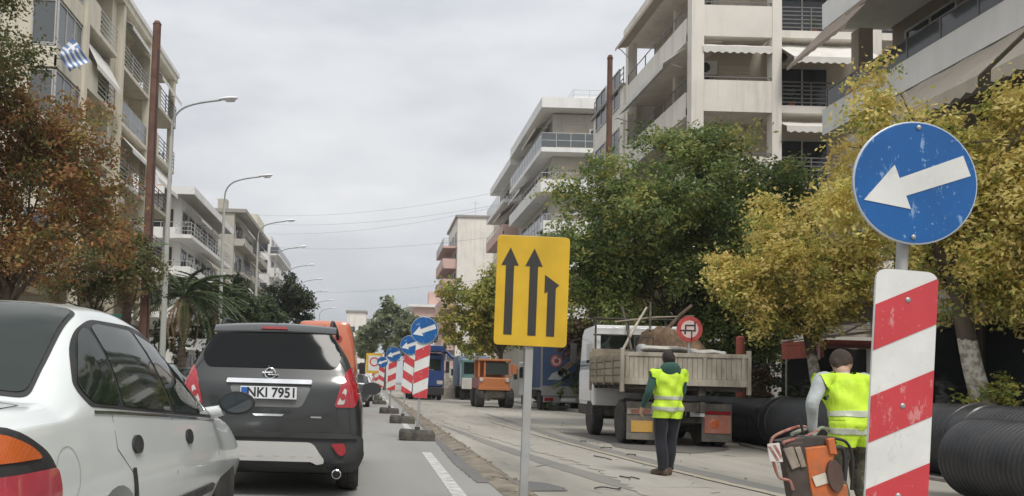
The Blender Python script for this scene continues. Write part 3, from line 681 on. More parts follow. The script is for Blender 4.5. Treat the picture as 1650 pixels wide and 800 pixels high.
# ------------------------------------------------------------------ trees
m_bark = M('bark', (.12, .09, .065), .95, var=.4, scale=5, bmp=.8, stretch=(1, 1, .3))
def bark_washed(name, z0):
    m, t, b = node_mat(name)
    c = ramp(t, noise(t, 6, 5, (1, 1, .3)), [(.3, (.075, .06, .045)), (.7, (.16, .125, .09))])
    w = ramp(t, noise(t, 9, 4), [(.42, (.3, .25, .19)), (.55, (.56, .53, .46)), (.8, (.66, .63, .56))])
    g = t.nodes.new('ShaderNodeTexCoord'); s = t.nodes.new('ShaderNodeSeparateXYZ'); t.links.new(g.outputs['Object'], s.inputs[0])
    a = t.nodes.new('ShaderNodeMath'); a.operation = 'MULTIPLY_ADD'; a.inputs[1].default_value = .25; t.links.new(noise(t, 7, 2), a.inputs[0]); t.links.new(s.outputs[2], a.inputs[2])
    q = t.nodes.new('ShaderNodeMath'); q.operation = 'LESS_THAN'; q.inputs[1].default_value = z0 + .12; t.links.new(a.outputs[0], q.inputs[0])
    t.links.new(mixc(t, q.outputs[0], c, w), b.inputs['Base Color']); b.inputs['Roughness'].default_value = .95
    bump(t, b, noise(t, 30, 4, (1, 1, .3)), .7, .02); return m
def unit(v): return v / np.maximum(np.linalg.norm(v, axis=-1, keepdims=True), 1e-9)
def crown(name, lobes, nclump, per, leaf, mat, parent, seed, spread=.42, flat=.6, droop=.0, hollow=.75, up=.8, ragged_=.13, tone=(0, 1)):
    """sprays of leaves along short twigs, set through the volume of the lobes"""
    g = np.random.default_rng(seed); lb = np.array(lobes, float); vol = lb[:, 3] * lb[:, 4] * lb[:, 5]
    # billows: every lobe carries a dozen smaller rounded masses with gaps between them
    B = []
    for l in lb:
        m_ = l[3:].mean(); nb = int(np.clip(9 + 5 * m_, 8, 26)); dd = unit(g.normal(size=(nb, 3)))
        for q in dd: B.append(list(l[:3] + q * l[3:] * (.5 + .5 * g.random())) + [m_ * (.26 + .2 * g.random())])
    B = np.array(B); w_ = B[:, 3] ** 2.2; k = g.choice(len(B), nclump, p=w_ / w_.sum())
    d = unit(g.normal(size=(nclump, 3)) + np.array([0, 0, .25])); rr = g.random(nclump) ** (hollow * .4) * (1 + g.normal(size=nclump) * ragged_)
    cc = B[k, :3] + d * rr[:, None] * B[k, 3:4] * np.array([1, 1, .8])
    sz = spread * (.4 + .8 * g.random(nclump))
    n_each = np.maximum(6, (per * (sz / spread) ** 1.3)).astype(int); idx = np.repeat(np.arange(nclump), n_each); n = len(idx)
    ax = unit(d * .8 + g.normal(size=(nclump, 3)) * .6 + np.array([0, 0, .15 - droop * .8])); tt = g.random(n) * 2 - 1
    q = g.normal(size=(n, 3)) * np.array([1, 1, flat]) * (.2 + .16 * (1 - tt[:, None]))
    p = cc[idx] + (q + ax[idx] * tt[:, None]) * sz[idx][:, None]
    p[:, 2] -= droop * (tt + 1) ** 2 * .3 * sz[idx]
    nrm = unit(g.normal(size=(n, 3)) * .75 + d[idx] * .9 + np.array([0, 0, up])); a = unit(np.cross(nrm, g.normal(size=(n, 3)))); b = np.cross(nrm, a)
    if droop: a = unit(a + np.array([0, 0, -droop * .6])); b = unit(np.cross(nrm, a))
    s = leaf * (.55 + .9 * g.random(n))[:, None]
    v = np.stack([p - a * s * .55, p + b * s * .27 - a * s * .05, p + a * s * .55, p - b * s * .27 - a * s * .05], 1)
    o = np_mesh(name, v.reshape(-1, 3), 4, mat, parent)
    t0, t1 = tone; tn = np.clip(.5 + .27 * g.normal(size=nclump)[idx] + .17 * g.normal(size=n), 0, 1) * (t1 - t0) + t0
    at_ = o.data.attributes.new('tone', 'FLOAT', 'FACE'); at_.data.foreach_set('value', tn.astype(np.float32))
    return o, cc
def limbs(m, base, top, r0, r1, targets, seed, sag=.1):
    g = random.Random(seed); base, top = Vector(base), Vector(top); mid = base.lerp(top, .5) + Vector((g.uniform(-.12, .12), g.uniform(-.1, .1), 0))
    pts = catmull([base + Vector((0, 0, -.1)), base.lerp(mid, .5), mid, top], 5); k = len(pts)
    m.tube(pts, [r0 * 1.25 - (r0 * 1.25 - r1) * (i / (k - 1)) ** .6 for i in range(k)], 12)
    for t in targets:
        t = Vector(t); s = pts[g.randint(int(k * .86), k - 1)]
        c = s.lerp(t, .45) + Vector((g.uniform(-.25, .25), g.uniform(-.25, .25), g.uniform(.0, .35)))
        q = catmull([s, c, t], 6); n = len(q); ra = r1 * g.uniform(.35, .62)
        m.tube(q, [ra + (.012 - ra) * i / (n - 1) for i in range(n)], 7)
        for _ in range(3):
            w = q[g.randint(n // 3, n - 2)]; e = w + Vector((g.uniform(-1, 1), g.uniform(-1, 1), g.uniform(-.1, .9))) * (t - s).length * .28
            m.tube([w, w.lerp(e, .5) + Vector((0, 0, .06)), e], [ra * .4, ra * .25, .008], 5)
def tree(name, label, cat, base, top, r0, r1, lobes, nclump, per, leaf, mat, seed, bark=None, group=None, nlimb=9, **kw):
    t = T(name, label, cat, base, group=group); bx = Vector(base)
    lb = [(l[0] - bx.x, l[1] - bx.y, l[2] - bx.z) + tuple(l[3:]) for l in lobes]
    c, cc = crown('crown', lb, nclump, per, leaf, mat, t, seed, **kw)
    g = random.Random(seed + 1); tg = [cc[g.randrange(len(cc))] * .92 for _ in range(nlimb)]
    m = MB(); limbs(m, (0, 0, 0), Vector(top) - bx, r0, r1, tg, seed); m.build('trunk', bark or m_bark, t, smooth=60)
    return t
L_yel = leaf_mat('yellow autumn leaf', [(.25, .31, .08), (.5, .48, .12), (.7, .6, .17), (.8, .68, .23), (.84, .73, .32), (.64, .48, .15)], .42)
L_grn = leaf_mat('green leaf', [(.08, .115, .04), (.14, .2, .065), (.21, .28, .09), (.29, .35, .11), (.48, .43, .13)], .45)
L_rust = leaf_mat('rust leaf', [(.14, .15, .05), (.22, .19, .07), (.25, .12, .06), (.34, .15, .065), (.46, .25, .09), (.34, .29, .09)], .4)
L_olv = leaf_mat('olive leaf', [(.06, .075, .03), (.11, .12, .04), (.17, .18, .06), (.22, .16, .06)], .35)
L_yg = leaf_mat('yellow green leaf', [(.16, .2, .05), (.3, .33, .08), (.45, .42, .1), (.58, .48, .13)], .4)
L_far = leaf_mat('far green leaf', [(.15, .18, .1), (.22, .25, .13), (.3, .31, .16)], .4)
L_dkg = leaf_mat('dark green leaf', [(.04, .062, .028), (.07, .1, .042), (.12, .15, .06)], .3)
L_red = leaf_mat('reddish leaf', [(.07, .04, .03), (.13, .07, .045), (.16, .12, .05)], .3)

tree('broadleaf_tree', 'large dense green tree standing behind the tipper truck', 'tree', (9.4, 24.6, .05), (9.2, 24.4, 3.4), .22, .13,
     [(9.0, 24.2, 6.2, 2.7, 2.4, 2.4), (6.7, 24.2, 5.9, 1.6, 1.7, 1.9), (11.5, 24.4, 6.2, 1.5, 1.7, 1.7), (8.6, 24, 4.3, 3.0, 2, 1.4), (6.5, 24, 4.1, 1.3, 1.5, 1.2), (10.9, 24, 4.2, 1.6, 1.6, 1.4), (9.3, 24.2, 8.0, 1.5, 1.3, 1.1), (12.1, 24, 6.9, 1.2, 1.2, 1.2), (10.4, 24, 6.8, 1.6, 1.6, 1.6), (7.0, 24, 7.5, .8, 1, .8), (5.6, 24, 6.9, .5, .7, .6), (10.4, 24, 8.5, .6, .7, .6), (8.2, 24, 8.6, .5, .6, .6), (11.4, 24, 3.4, 1.5, 1.2, 1.3)],
     1900, 74, .115, L_grn, 11, nlimb=18, spread=.5, droop=.3, hollow=.8, ragged_=.16)
def away(f, L): return [(l[0] * f, l[1] * f, HC + (l[2] - HC) * f) + tuple(r_ * f for r_ in l[3:]) for l in L]
tree('broadleaf_tree', 'small yellow tree with a whitewashed leaning trunk behind the man at the machine', 'tree', (10.2, 18.05, .07), (9.7, 18, 2.6), .16, .1,
     away(1.06, [(8.6, 17, 3.9, 1.0, 1.1, .85), (7.7, 16.9, 3.35, .6, .8, .5), (7.25, 16.9, 3.75, .32, .4, .4), (9.5, 17, 4.4, 1.2, 1.3, 1.0), (8.15, 16.7, 4.75, .35, .6, .6), (9.1, 16.8, 2.95, 1.0, .9, .5), (10.1, 17, 3.6, .9, 1, .8), (8.1, 16.8, 2.75, .5, .6, .4)]),
     680, 80, .082, L_yel, 12, bark=bark_washed('whitewashed bark', 1.9), nlimb=14, spread=.36, droop=.6, hollow=.8, ragged_=.16)
tree('broadleaf_tree', 'big yellow tree with a whitewashed trunk base behind the near striped board', 'tree', (10.35, 13.3, .07), (9.6, 13.3, 3.3), .18, .12,
     away(1.11, [(8.6, 12.2, 4.2, 1.45, 1.3, 1.2), (7.75, 12.3, 5.1, .7, .8, .8), (7.8, 12.4, 5.95, .36, .4, .5), (7.25, 12.2, 5.2, .3, .4, .35), (9.6, 12, 4.8, 1.3, 1.3, 1.1), (9.85, 12, 5.7, .5, .6, .5), (10.6, 12, 4.4, 1.2, 1.2, 1.1), (7.25, 12.2, 4.1, .5, .7, .6), (8.9, 11.9, 3.05, 1.2, 1.0, .5), (9.2, 11.9, 2.72, 1.2, .9, .32), (10.2, 12, 3.3, 1.0, 1, .6)]),
     1150, 80, .08, L_yel, 13, bark=bark_washed('whitewashed bark', 2.0), nlimb=18, spread=.36, droop=.6, hollow=.8, ragged_=.15)
tree('broadleaf_tree', 'yellow green tree further down the right pavement behind the yellow sign', 'tree', (8.2, 48, .05), (7.6, 48, 3), .2, .12,
     [(6.9, 48, 5.6, 2.4, 2.2, 2.1), (5.1, 47.8, 4.6, 1.2, 1.5, 1.3), (8.6, 48, 4.8, 1.6, 1.8, 1.6), (6.4, 48, 3.7, 1.9, 1.5, .9), (7.3, 48, 7.2, 1.0, 1.1, .9)], 520, 60, .2, L_yg, 14, spread=.55)
tree('broadleaf_tree', 'dull reddish tree half hidden between the yellow sign and the green tree', 'tree', (10.2, 37, .05), (10.0, 37, 3), .16, .1,
     [(9.6, 37, 4.6, 1.8, 1.6, 1.5), (9.5, 37, 3.4, 1.5, 1.3, .9), (10.6, 37, 5.6, 1.3, 1.3, 1.2)], 190, 60, .17, L_red, 15, spread=.5)
for i, (px, py, w, h, Y, lab) in enumerate(((622, 528, 84, 90, 110, 'round green tree closing the far end of the street'), (590, 552, 36, 44, 135, 'small dull green tree left of the round one at the street end'), (660, 545, 50, 56, 100, 'low green tree behind the farthest blue discs'))):
    c = at(px, py, Y); s = Y / 1300
    tree('broadleaf_tree', lab, 'tree', (c.x, Y, 0), (c.x, Y, c.z - h * s * .3), .2, .12, [(c.x, Y, c.z, w * s * .42, w * s * .4, h * s * .42), (c.x - w * s * .2, Y, c.z - h * s * .2, w * s * .3, w * s * .3, h * s * .3), (c.x + w * s * .2, Y, c.z - h * s * .15, w * s * .3, w * s * .3, h * s * .34), (c.x + w * s * .05, Y, c.z + h * s * .25, w * s * .22, w * s * .22, h * s * .24)], 170, 34, .55, L_far, 30 + i, spread=.9)
# left side
tree('broadleaf_tree', 'rust coloured autumn tree overhanging the left edge of the street', 'tree', (-9.3, 20, .13), (-9.1, 20, 3.2), .2, .13,
     [(-8.6, 20, 5.7, 2.3, 2, 2.0), (-7.0, 20, 5.0, 1.1, 1.3, 1.1), (-10.4, 20, 5.6, 2.0, 2, 2.2), (-8.6, 20, 4.1, 2.0, 1.8, .8), (-10, 19.8, 7.3, 1.6, 1.4, 1.1), (-8.3, 20, 7.5, 1.2, 1.2, .9), (-9.6, 19.6, 8.3, 1.1, 1, .8), (-8.4, 20, 7.2, 1.0, 1, .8), (-6.3, 20, 4.2, .7, .9, .7), (-11.5, 20, 3.4, 1.5, 1.5, 1.2)],
     1050, 70, .1, L_rust, 16, nlimb=18, spread=.45, droop=.35, hollow=.85, ragged_=.2)
tree('broadleaf_tree', 'green and brown tree rising out of the top left corner', 'tree', (-11.0, 18, .13), (-10.4, 18, 5), .2, .12,
     [(-9.6, 18, 9.0, 1.5, 1.5, 1.7), (-8.3, 18, 8.4, .6, .9, .6), (-10.2, 18, 7.4, 1.6, 1.5, 1.2), (-9.2, 18, 10.6, 1.5, 1.2, 1.2)], 320, 75, .085, L_olv, 17, spread=.45, ragged_=.2)
tree('broadleaf_tree', 'thin olive green tree between the rust tree and the brown post', 'tree', (-9.9, 26.5, .13), (-9.2, 26.5, 3), .14, .09,
     [(-8.6, 26.5, 5.0, 1.3, 1.3, 1.1), (-7.9, 26.5, 5.8, .7, .9, .7), (-9.5, 26.5, 4.2, 1.2, 1.2, .8), (-7.9, 26.5, 4.3, .8, .9, .6)], 250, 75, .095, L_olv, 18, spread=.42, ragged_=.18)
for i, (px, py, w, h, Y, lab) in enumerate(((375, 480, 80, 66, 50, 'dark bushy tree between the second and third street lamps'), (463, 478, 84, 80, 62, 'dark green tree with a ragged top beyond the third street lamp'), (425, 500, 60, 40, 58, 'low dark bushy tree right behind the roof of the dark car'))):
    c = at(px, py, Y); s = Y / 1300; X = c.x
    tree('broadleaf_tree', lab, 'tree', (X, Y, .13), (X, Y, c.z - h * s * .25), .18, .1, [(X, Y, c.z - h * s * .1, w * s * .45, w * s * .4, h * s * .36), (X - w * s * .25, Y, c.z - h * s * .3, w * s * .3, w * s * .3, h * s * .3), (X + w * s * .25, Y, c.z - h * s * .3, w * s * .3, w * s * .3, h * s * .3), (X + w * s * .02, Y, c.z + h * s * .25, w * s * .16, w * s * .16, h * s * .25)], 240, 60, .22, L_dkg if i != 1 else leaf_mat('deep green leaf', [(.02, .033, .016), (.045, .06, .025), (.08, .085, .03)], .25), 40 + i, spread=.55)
# palms on the left pavement
m_frond = [M('palm frond', (.06, .085, .03), .6, var=.4, scale=2), M('dry palm frond', (.3, .2, .1), .8, var=.3, scale=3)]
def frond_mesh(ln, seed, wid=.5):
    g = random.Random(seed); m = MB(); P = [Vector((ln * t, 0, ln * (.5 * t - .75 * t * t))) for t in [i / 12 for i in range(13)]]
    m.tube(P, [.025 - .0016 * i for i in range(13)], 5)
    for i in range(2, 13):
        for sgn in (-1, 1):
            for e in (0, .5):
                p = P[i] if e == 0 or i == 12 else P[i].lerp(P[i + 1], e); l = wid * (1 - .6 * abs(i - 6) / 7) * g.uniform(.8, 1.15)
                q = p + Vector((l * .55, sgn * l * .8, -l * g.uniform(.2, .5))); w = Vector((.05, 0, .01))
                m.add([p - w, p + w, q], [(0, 1, 2)])
    return m
def palm(label, base, hgt, ln, nf, ndry, seed, group='palms on the left pavement'):
    t = T('palm_tree', label, 'palm', base, group=group); g = random.Random(seed)
    m = MB(); prof = []
    for i in range(int(hgt / .12)): prof += [(.2 + .03 * (i % 2) - .004 * i * .3, i * .12), (.23 - .03 * (i % 2) - .004 * i * .3, i * .12 + .06)]
    m.lathe(prof, n=12); m.build('trunk', m_bark, t, smooth=40)
    A = [frond_mesh(ln, seed + k).build('frond', m_frond[0]) for k in range(2)]; D = frond_mesh(ln * .8, seed + 9, .3).build('dry_frond', m_frond[1])
    for k in range(nf + ndry):
        src = D if k >= nf else A[k % 2]
        o = src if (k in (0, 1) or k == nf) else src.copy()
        if o is not src: COL.objects.link(o)
        o.parent = t; o.location = (0, 0, hgt - .05)
        o.rotation_euler = (g.uniform(-.2, .2), g.uniform(.95, 1.3) if k >= nf else g.uniform(-.95, .75), g.uniform(0, 6.28)); s = g.uniform(.8, 1.1); o.scale = (s, s, s)
    return t
p = at(207, 430, 29); palm('palm with a skirt of dry tan fronds beside the brown post', (p.x, 29, .13), p.z, 1.7, 14, 22, 50)
p = at(296, 478, 40); palm('full dark green palm between the first two street lamps', (p.x, 40, .13), p.z - .1, 2.9, 54, 8, 60)
p = at(340, 490, 46); palm('second green palm right of the first, beside the dark car', (p.x, 46, .13), p.z - .1, 2.6, 46, 6, 70)
# leafy tufts
def tuft(label, c, r, n, leaf, mat, seed, name='shrub'):
    o, _ = crown(name, [(0, 0, r[2] * .5) + tuple(r)], n, 40, leaf, mat, None, seed, spread=.22); o.location = c
    return tag(o, label, 'shrub')
tuft('low leafy weeds at the foot of the whitewashed trunk behind the black pipe', (9.9, 12.9, .05), (.75, .35, .8), 70, .09, L_yg, 80)
tuft('brown dry weeds standing at the right rear corner of the tipper truck', (9.0, 18.9, -.05), (.3, .3, 1.2), 45, .09, L_red, 81)
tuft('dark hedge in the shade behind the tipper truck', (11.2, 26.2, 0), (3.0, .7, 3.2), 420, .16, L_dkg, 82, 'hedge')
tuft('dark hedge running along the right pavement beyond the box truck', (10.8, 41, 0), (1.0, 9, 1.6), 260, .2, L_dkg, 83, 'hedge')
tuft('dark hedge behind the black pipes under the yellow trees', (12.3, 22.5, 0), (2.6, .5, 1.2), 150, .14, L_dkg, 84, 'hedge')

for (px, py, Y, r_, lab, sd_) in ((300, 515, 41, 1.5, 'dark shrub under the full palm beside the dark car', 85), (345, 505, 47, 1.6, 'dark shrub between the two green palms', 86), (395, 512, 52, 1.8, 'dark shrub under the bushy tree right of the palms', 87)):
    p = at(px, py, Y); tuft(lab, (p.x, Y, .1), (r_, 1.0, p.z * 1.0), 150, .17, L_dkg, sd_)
# ------------------------------------------------------------------ lamps, posts, wires
m_galv = M('galvanised steel', (.42, .43, .42), .45, metal=.6, var=.15, scale=6)
m_lamp = M('pale lamp housing', (.85, .86, .87), .35, var=.05); m_conc = M('pale lamp post paint', (.45, .46, .42), .6, var=.12, scale=1.5)
def lamp():
    t = T('street_lamp', 'tall curved arm street lamp', 'street lamp', (-8.2, 31, .13), group='street lamps along the left pavement')
    m = MB(); m.cyl((0, 0, 0), (0, 0, .5), .17, .17, 12); m.build('base', m_conc, t, bevel=.02)
    m = MB(); m.cyl((0, 0, .5), (0, 0, 10.3), .13, .065, 14); m.build('pole', m_conc, t, smooth=40)
    m = MB(); m.tube(catmull([(0, 0, 10.3), (.05, 0, 10.95), (.35, 0, 11.4), (.95, 0, 11.65), (1.9, 0, 11.82)], 6), .042, 8); m.build('arm', m_galv, t, smooth=60)
    h = MB(); a = [(-.05, .05, .05), (.1, .12, .07), (.4, .15, .1), (.62, .12, .07), (.7, .04, .03)]
    h.loft([[(1.85 + x, w * math.cos(q), 11.84 + hh * math.sin(q) * (1 if math.sin(q) > 0 else .5) + x * .09) for q in [2 * math.pi * i / 14 for i in range(14)]] for x, w, hh in a]); hd = h.build('lamp_head', m_lamp, t, smooth=60)
    g = MB(); g.loft([[(2.0 + x, w * math.cos(q), 11.8 - dz + x * .09) for q in [2 * math.pi * i / 12 for i in range(12)]] for x, w, dz in ((.05, .1, 0), (.1, .11, .04), (.4, .11, .05), (.45, .09, .01))]); g.build('lens', M('lamp lens', (.9, .9, .9), .2), hd, smooth=60)
    return t
LY = [31.1, 43, 55.1, 66, 76.4, 87, 98.5, 110, 122]
names = ['nearest street lamp, rising beside the brown post', 'second street lamp along the left pavement, left of the palms', 'third street lamp, its pale post behind the dark car', 'fourth street lamp in front of the white framed tower', 'fifth street lamp along the left pavement', 'sixth street lamp, its head low over the dark tree', 'seventh street lamp, faint above the orange van', 'eighth street lamp, small above the orange van', 'farthest street lamp of the row']
lm = lamp()
for i, y in enumerate(LY):
    o = lm if i == 0 else copy_tree(lm); o.location = (-8.2 + (.1, 0, .1, 0, -.1, .1, 0, .1, 0)[i], y, .13); o['label'] = names[i]
m_rust = M('rusty brown steel', (.135, .07, .05), .85, var=.35, scale=2.5, dirt=(.22, .12, .08), dscale=2, damt=.6)
b_, t_ = at(233, 515, 30), at(247, 45, 30)
po = T('utility_post', 'thick rusty brown post standing before the cream block', 'post', (b_.x, 30, .13))
m = MB(); m.cyl((0, 0, 0), (0, 0, t_.z), .2, .15, 14); m.build('shaft', m_rust, po, smooth=40)
m = MB(); m.cyl((0, 0, t_.z), (0, 0, t_.z + .12), .17, .1, 14); m.build('cap', m_rust, po); m = MB(); m.tube([(.14, -.12, 1), (.13, -.12, 7), (.12, -.12, t_.z - 1)], .025, 6); m.build('conduit', m_black_metal, po)
t_ = at(983, 95, 31)
po = T('utility_post', 'slender brown post rising out of the green tree before the beige block', 'post', (t_.x, 31, .05))
m = MB(); m.cyl((0, 0, 0), (0, 0, t_.z - .05), .14, .1, 12); m.build('shaft', m_rust, po, smooth=40); m = MB(); m.cyl((0, 0, t_.z - .05), (0, 0, t_.z + .08), .12, .08, 12); m.build('cap', m_rust, po)
m_wire = M('overhead wire', (.12, .12, .12), .6)
for i, (ya, za, yb, zb, sag) in enumerate(((92, 19.8, 66, 17.6, .9), (94, 19.2, 66, 16.5, .9), (96, 18.4, 70, 17.2, 1.0), (98, 17.2, 72, 14.7, .8), (100, 12, 74, 11.2, .8))):
    a, b = Vector((-14.3, ya, za)), Vector((12.5, yb, zb)); m = MB()
    m.tube([a.lerp(b, t) - Vector((0, 0, sag * 4 * t * (1 - t))) for t in [k / 16 for k in range(17)]], .009, 5)
    tag(m.build('overhead_cable', m_wire), ['topmost thin cable crossing the sky between the house rows', 'second thin cable from the top across the sky', 'third thin cable from the top across the sky', 'fourth thin cable across the sky', 'lowest thin cable, just above the far trees'][i], 'cable', 'cables across the street')

# ------------------------------------------------------------------ road signs
def scuffed(name, col, amt=.5, sc=(.75, .75, .73), rough=.4):
    m, t, b = node_mat(name)
    f1 = ramp(t, noise(t, 13, 6, (1, 1, .4), .75), [(.585, (0,) * 3), (.64, (amt,) * 3)])
    f2 = ramp(t, noise(t, 40, 3), [(.65, (0,) * 3), (.7, (amt,) * 3)])
    c = ramp(t, noise(t, 3, 4), [(.3, [x * .85 for x in col]), (.7, [min(1, x * 1.12) for x in col])])
    c = mixc(t, f1, c, sc); c = mixc(t, f2, c, sc); t.links.new(c, b.inputs['Base Color']); b.inputs['Roughness'].default_value = rough; return m
m_blue = scuffed('scuffed sign blue', (.004, .1, .33), .7, (.3, .45, .62)); m_wht = scuffed('scuffed sign white', (.72, .72, .69), .35, (.5, .49, .46)); m_red = scuffed('scuffed sign red', (.55, .05, .06), .5, (.68, .42, .4))
m_yelw = scuffed('sign yellow', (.66, .41, .02), .12, (.5, .36, .08)); m_blk = scuffed('sign black', (.035, .032, .028), .2, (.12, .1, .07), .5)
m_rimg = M('sign rim', (.5, .55, .62), .4, metal=.3); m_pole = M('galvanised post', (.42, .43, .42), .5, metal=.35, var=.2, scale=5, dirt=(.26, .17, .1), dscale=2.5, damt=.5)
m_rubber = M('recycled rubber', (.065, .062, .055), .95, var=.3, scale=8, bmp=.4, dirt=(.2, .18, .14), dscale=4, damt=.6)
def disc(m, r, y, th, n=40):
    m.lathe([(r, 0), (r, th)], (0, y, 0), (0, -1, 0), n); return m
def barrier_sign(label, loc, lean, dz, flip=False, base=True, ptop=1.9, pbot=.82, pw=.285, rr=.265, tilt=0, yaw=0, groupn='blue arrow discs on striped boards along the lane edge', poleh=None, pdx=0, rot=0):
    t = T('arrow_sign', label, 'road sign', loc, yaw, groupn, lean=(0, lean))
    m = MB(); m.cyl((0, 0, .02), (0, 0, dz + rr * .8), .026, n=12); m.build('post', m_pole, t, smooth=40)
    if base:
        m = MB(); m.loft([[(sx * w, sy * d, z) for sx, sy in ((-1, -1), (1, -1), (1, 1), (-1, 1))] for w, d, z in ((.34, .2, 0), (.34, .2, .15), (.31, .17, .2))]); o = m.build('base', m_rubber, t, bevel=.012)
        m = MB(); m.cyl((0, 0, .2), (0, 0, .26), .05, n=12); m.build('socket', m_rubber, o)
    # striped board
    h = ptop - pbot; P = roundpoly([(-pw / 2, pbot), (pw / 2, pbot), (pw / 2, ptop), (-pw / 2, ptop)], .06)
    m = MB(); m.prism([(x + pdx, z) for x, z in P], (0, -.035, 0), (1, 0, 0), (0, 0, 1), .012); pn = fixn(m.build('striped_board', m_wht, t))
    sl = .5 if not flip else -.5; period = .43; bw = .215; k = -2
    while k < 8:
        z0 = ptop - .1 - k * period
        q = [(-pw / 2 + .002, z0 - bw - (sl * pw) / 2), (pw / 2 - .002, z0 - bw + (sl * pw) / 2), (pw / 2 - .002, z0 + sl * pw / 2), (-pw / 2 + .002, z0 - sl * pw / 2)]
        q = clip_poly(q, P); k += 1
        if len(q) > 2:
            m = MB(); m.prism([(x + pdx, z) for x, z in q], (0, -.0485, 0), (1, 0, 0), (0, 0, 1), .002); fixn(m.build('red_stripe', m_red, pn))
    m = MB()
    for z in (ptop - .14, (ptop + pbot) / 2 - .05, pbot + .12): m.ell((pdx + .005, -.05, z), (.014, .008, .014), None, 10, 5)
    m.build('bolts', m_galv, pn, smooth=60)['kind'] = 'stuff'
    # blue disc
    m = MB(); m.lathe([(rr, 0), (rr, .014)], (0, -.056, dz), (0, -1, 0), 48); ds = m.build('disc', m_rimg, t, bevel=.003)
    m = MB(); m.lathe([(rr - .008, 0), (rr - .008, .003)], (0, -.0695, dz), (0, -1, 0), 48); m.build('blue_face', m_blue, ds)
    a = R(-157) + tilt; c, s = math.cos(a), math.sin(a)   # arrow down and left
    A = [(-.23, -.046), (.06, -.04), (.06, -.1), (.235, 0), (.06, .1), (.06, .04), (-.23, .046)]
    A = [(x * rr / .265, z * rr / .265) for x, z in A]; A = [(x * c - z * s, x * s + z * c + dz) for x, z in A]
    m = MB(); m.prism(A, (0, -.0735, 0), (1, 0, 0), (0, 0, 1), .002); fixn(m.build('arrow', m_wht, ds))
    m = MB(); m.ell((0, -.075, dz + rr * .9), (.012, .008, .012), None, 10, 5); m.ell((0, -.075, dz - rr * .88), (.012, .008, .012), None, 10, 5); o = m.build('bolts', m_galv, ds, smooth=60); o['kind'] = 'stuff'
    return t
def clip_poly(q, P):
    """Sutherland-Hodgman against a convex outline"""
    o = [Vector(p) for p in q]; P = [Vector(p) for p in P]
    area = sum(P[i - 1].x * P[i].y - P[i].x * P[i - 1].y for i in range(len(P)))
    if area < 0: P = P[::-1]
    for i in range(len(P)):
        a, b = P[i - 1], P[i]; e = b - a
        if e.length < 1e-6: continue
        f = lambda p: e.x * (p.y - a.y) - e.y * (p.x - a.x)
        n = []
        for j in range(len(o)):
            p, r_ = o[j - 1], o[j]; fp, fr = f(p), f(r_)
            if (fp >= 0) != (fr >= 0): n.append(p.lerp(r_, fp / (fp - fr)))
            if fr >= 0: n.append(r_)
        o = n
        if len(o) < 3: return []
    return [(p.x, p.y) for p in o]
spots = [(672, 711), (648, 683), (627, 667), (611, 652)]
g0 = [gr(*s, 0) for s in spots] + [Vector((.3, 47, 0)), Vector((.22, 56, 0)), Vector((.16, 66, 0))]
sl_ = [(.045, 2.13, False), (.075, 2.12, True), (.05, 2.08, False), (.05, 2.05, True), (.02, 2.05, False), (.03, 2.05, True), (.0, 2.05, False)]
lb_ = ['nearest arrow disc of the row, its board on a rubber base beside the white line', 'second arrow disc of the row, its board striped the other way', 'third arrow disc of the row, low behind the second board', 'fourth arrow disc of the row, beside the small yellow sign', 'fifth arrow disc of the row, mostly hidden by nearer ones', 'sixth arrow disc of the row, mostly hidden by nearer ones', 'farthest arrow disc of the row']
for i, p in enumerate(g0):
    ln, dz, fl_ = sl_[i]; barrier_sign(lb_[i], (p.x, p.y + .2, 0), ln, dz, flip=fl_, pdx=(.0, .03, 0, 0, 0, 0, 0)[i])
# the near one, right
p = at(1450, 430, 3.8)
barrier_sign('big scuffed blue arrow disc over a red and white striped board at the right', (at(1440, 800, 3.8).x - .058, 3.8, ZR), .056, 2.2, base=True, ptop=1.79, pbot=.62, pw=.29, rr=.292, tilt=0, yaw=0, groupn=None)
# yellow lane sign
p0 = at(845, 790, 6.5); t = T('lane_sign', 'yellow sign with two straight black arrows and a third merging left', 'road sign', (p0.x - .012, 6.5, 0), 0, None, lean=(0, .02))
zc = at(858, 470, 6.5).z; hw, hh = .293, .445
m = MB(); m.box(-.032, .032, -.02, .02, .0, zc + hh - .05); m.build('post', m_pole, t, bevel=.004)
m = MB(); m.prism(roundpoly([(-hw, zc - hh), (hw, zc - hh), (hw, zc + hh), (-hw, zc + hh)], .04), (0, -.024, 0), (1, 0, 0), (0, 0, 1), .014); pl = fixn(m.build('plate', m_yelw, t, bevel=.003))
def arrow(name, poly):
    m = MB(); m.prism([(x, zc + z) for x, z in poly], (0, -.0395, 0), (1, 0, 0), (0, 0, 1), .002); fixn(m.build(name, m_blk, pl))
for x in (-.185, .008): arrow('arrow', [(x - .033, -.36), (x + .033, -.36), (x + .033, .2), (x + .07, .2), (x, .345), (x - .07, .2), (x - .033, .2)])
arrow('merge_arrow', [(.125, -.36), (.19, -.36), (.19, .03), (.217, .055), (.1, .135), (.1, -.015), (.125, .0)])
m = MB(); m.cyl((-.045, -.02, zc - .3), (.045, -.02, zc - .3), .012, n=8); m.box(-.06, .06, .021, .034, zc - .34, zc - .26); m.box(-.06, .06, .021, .034, zc + .26, zc + .34); m.build('bracket', m_galv, t)
m = MB(); m.box(-.2, .2, -.2, .2, 0, .12); m.build('base', m_rubber, t, bevel=.015)
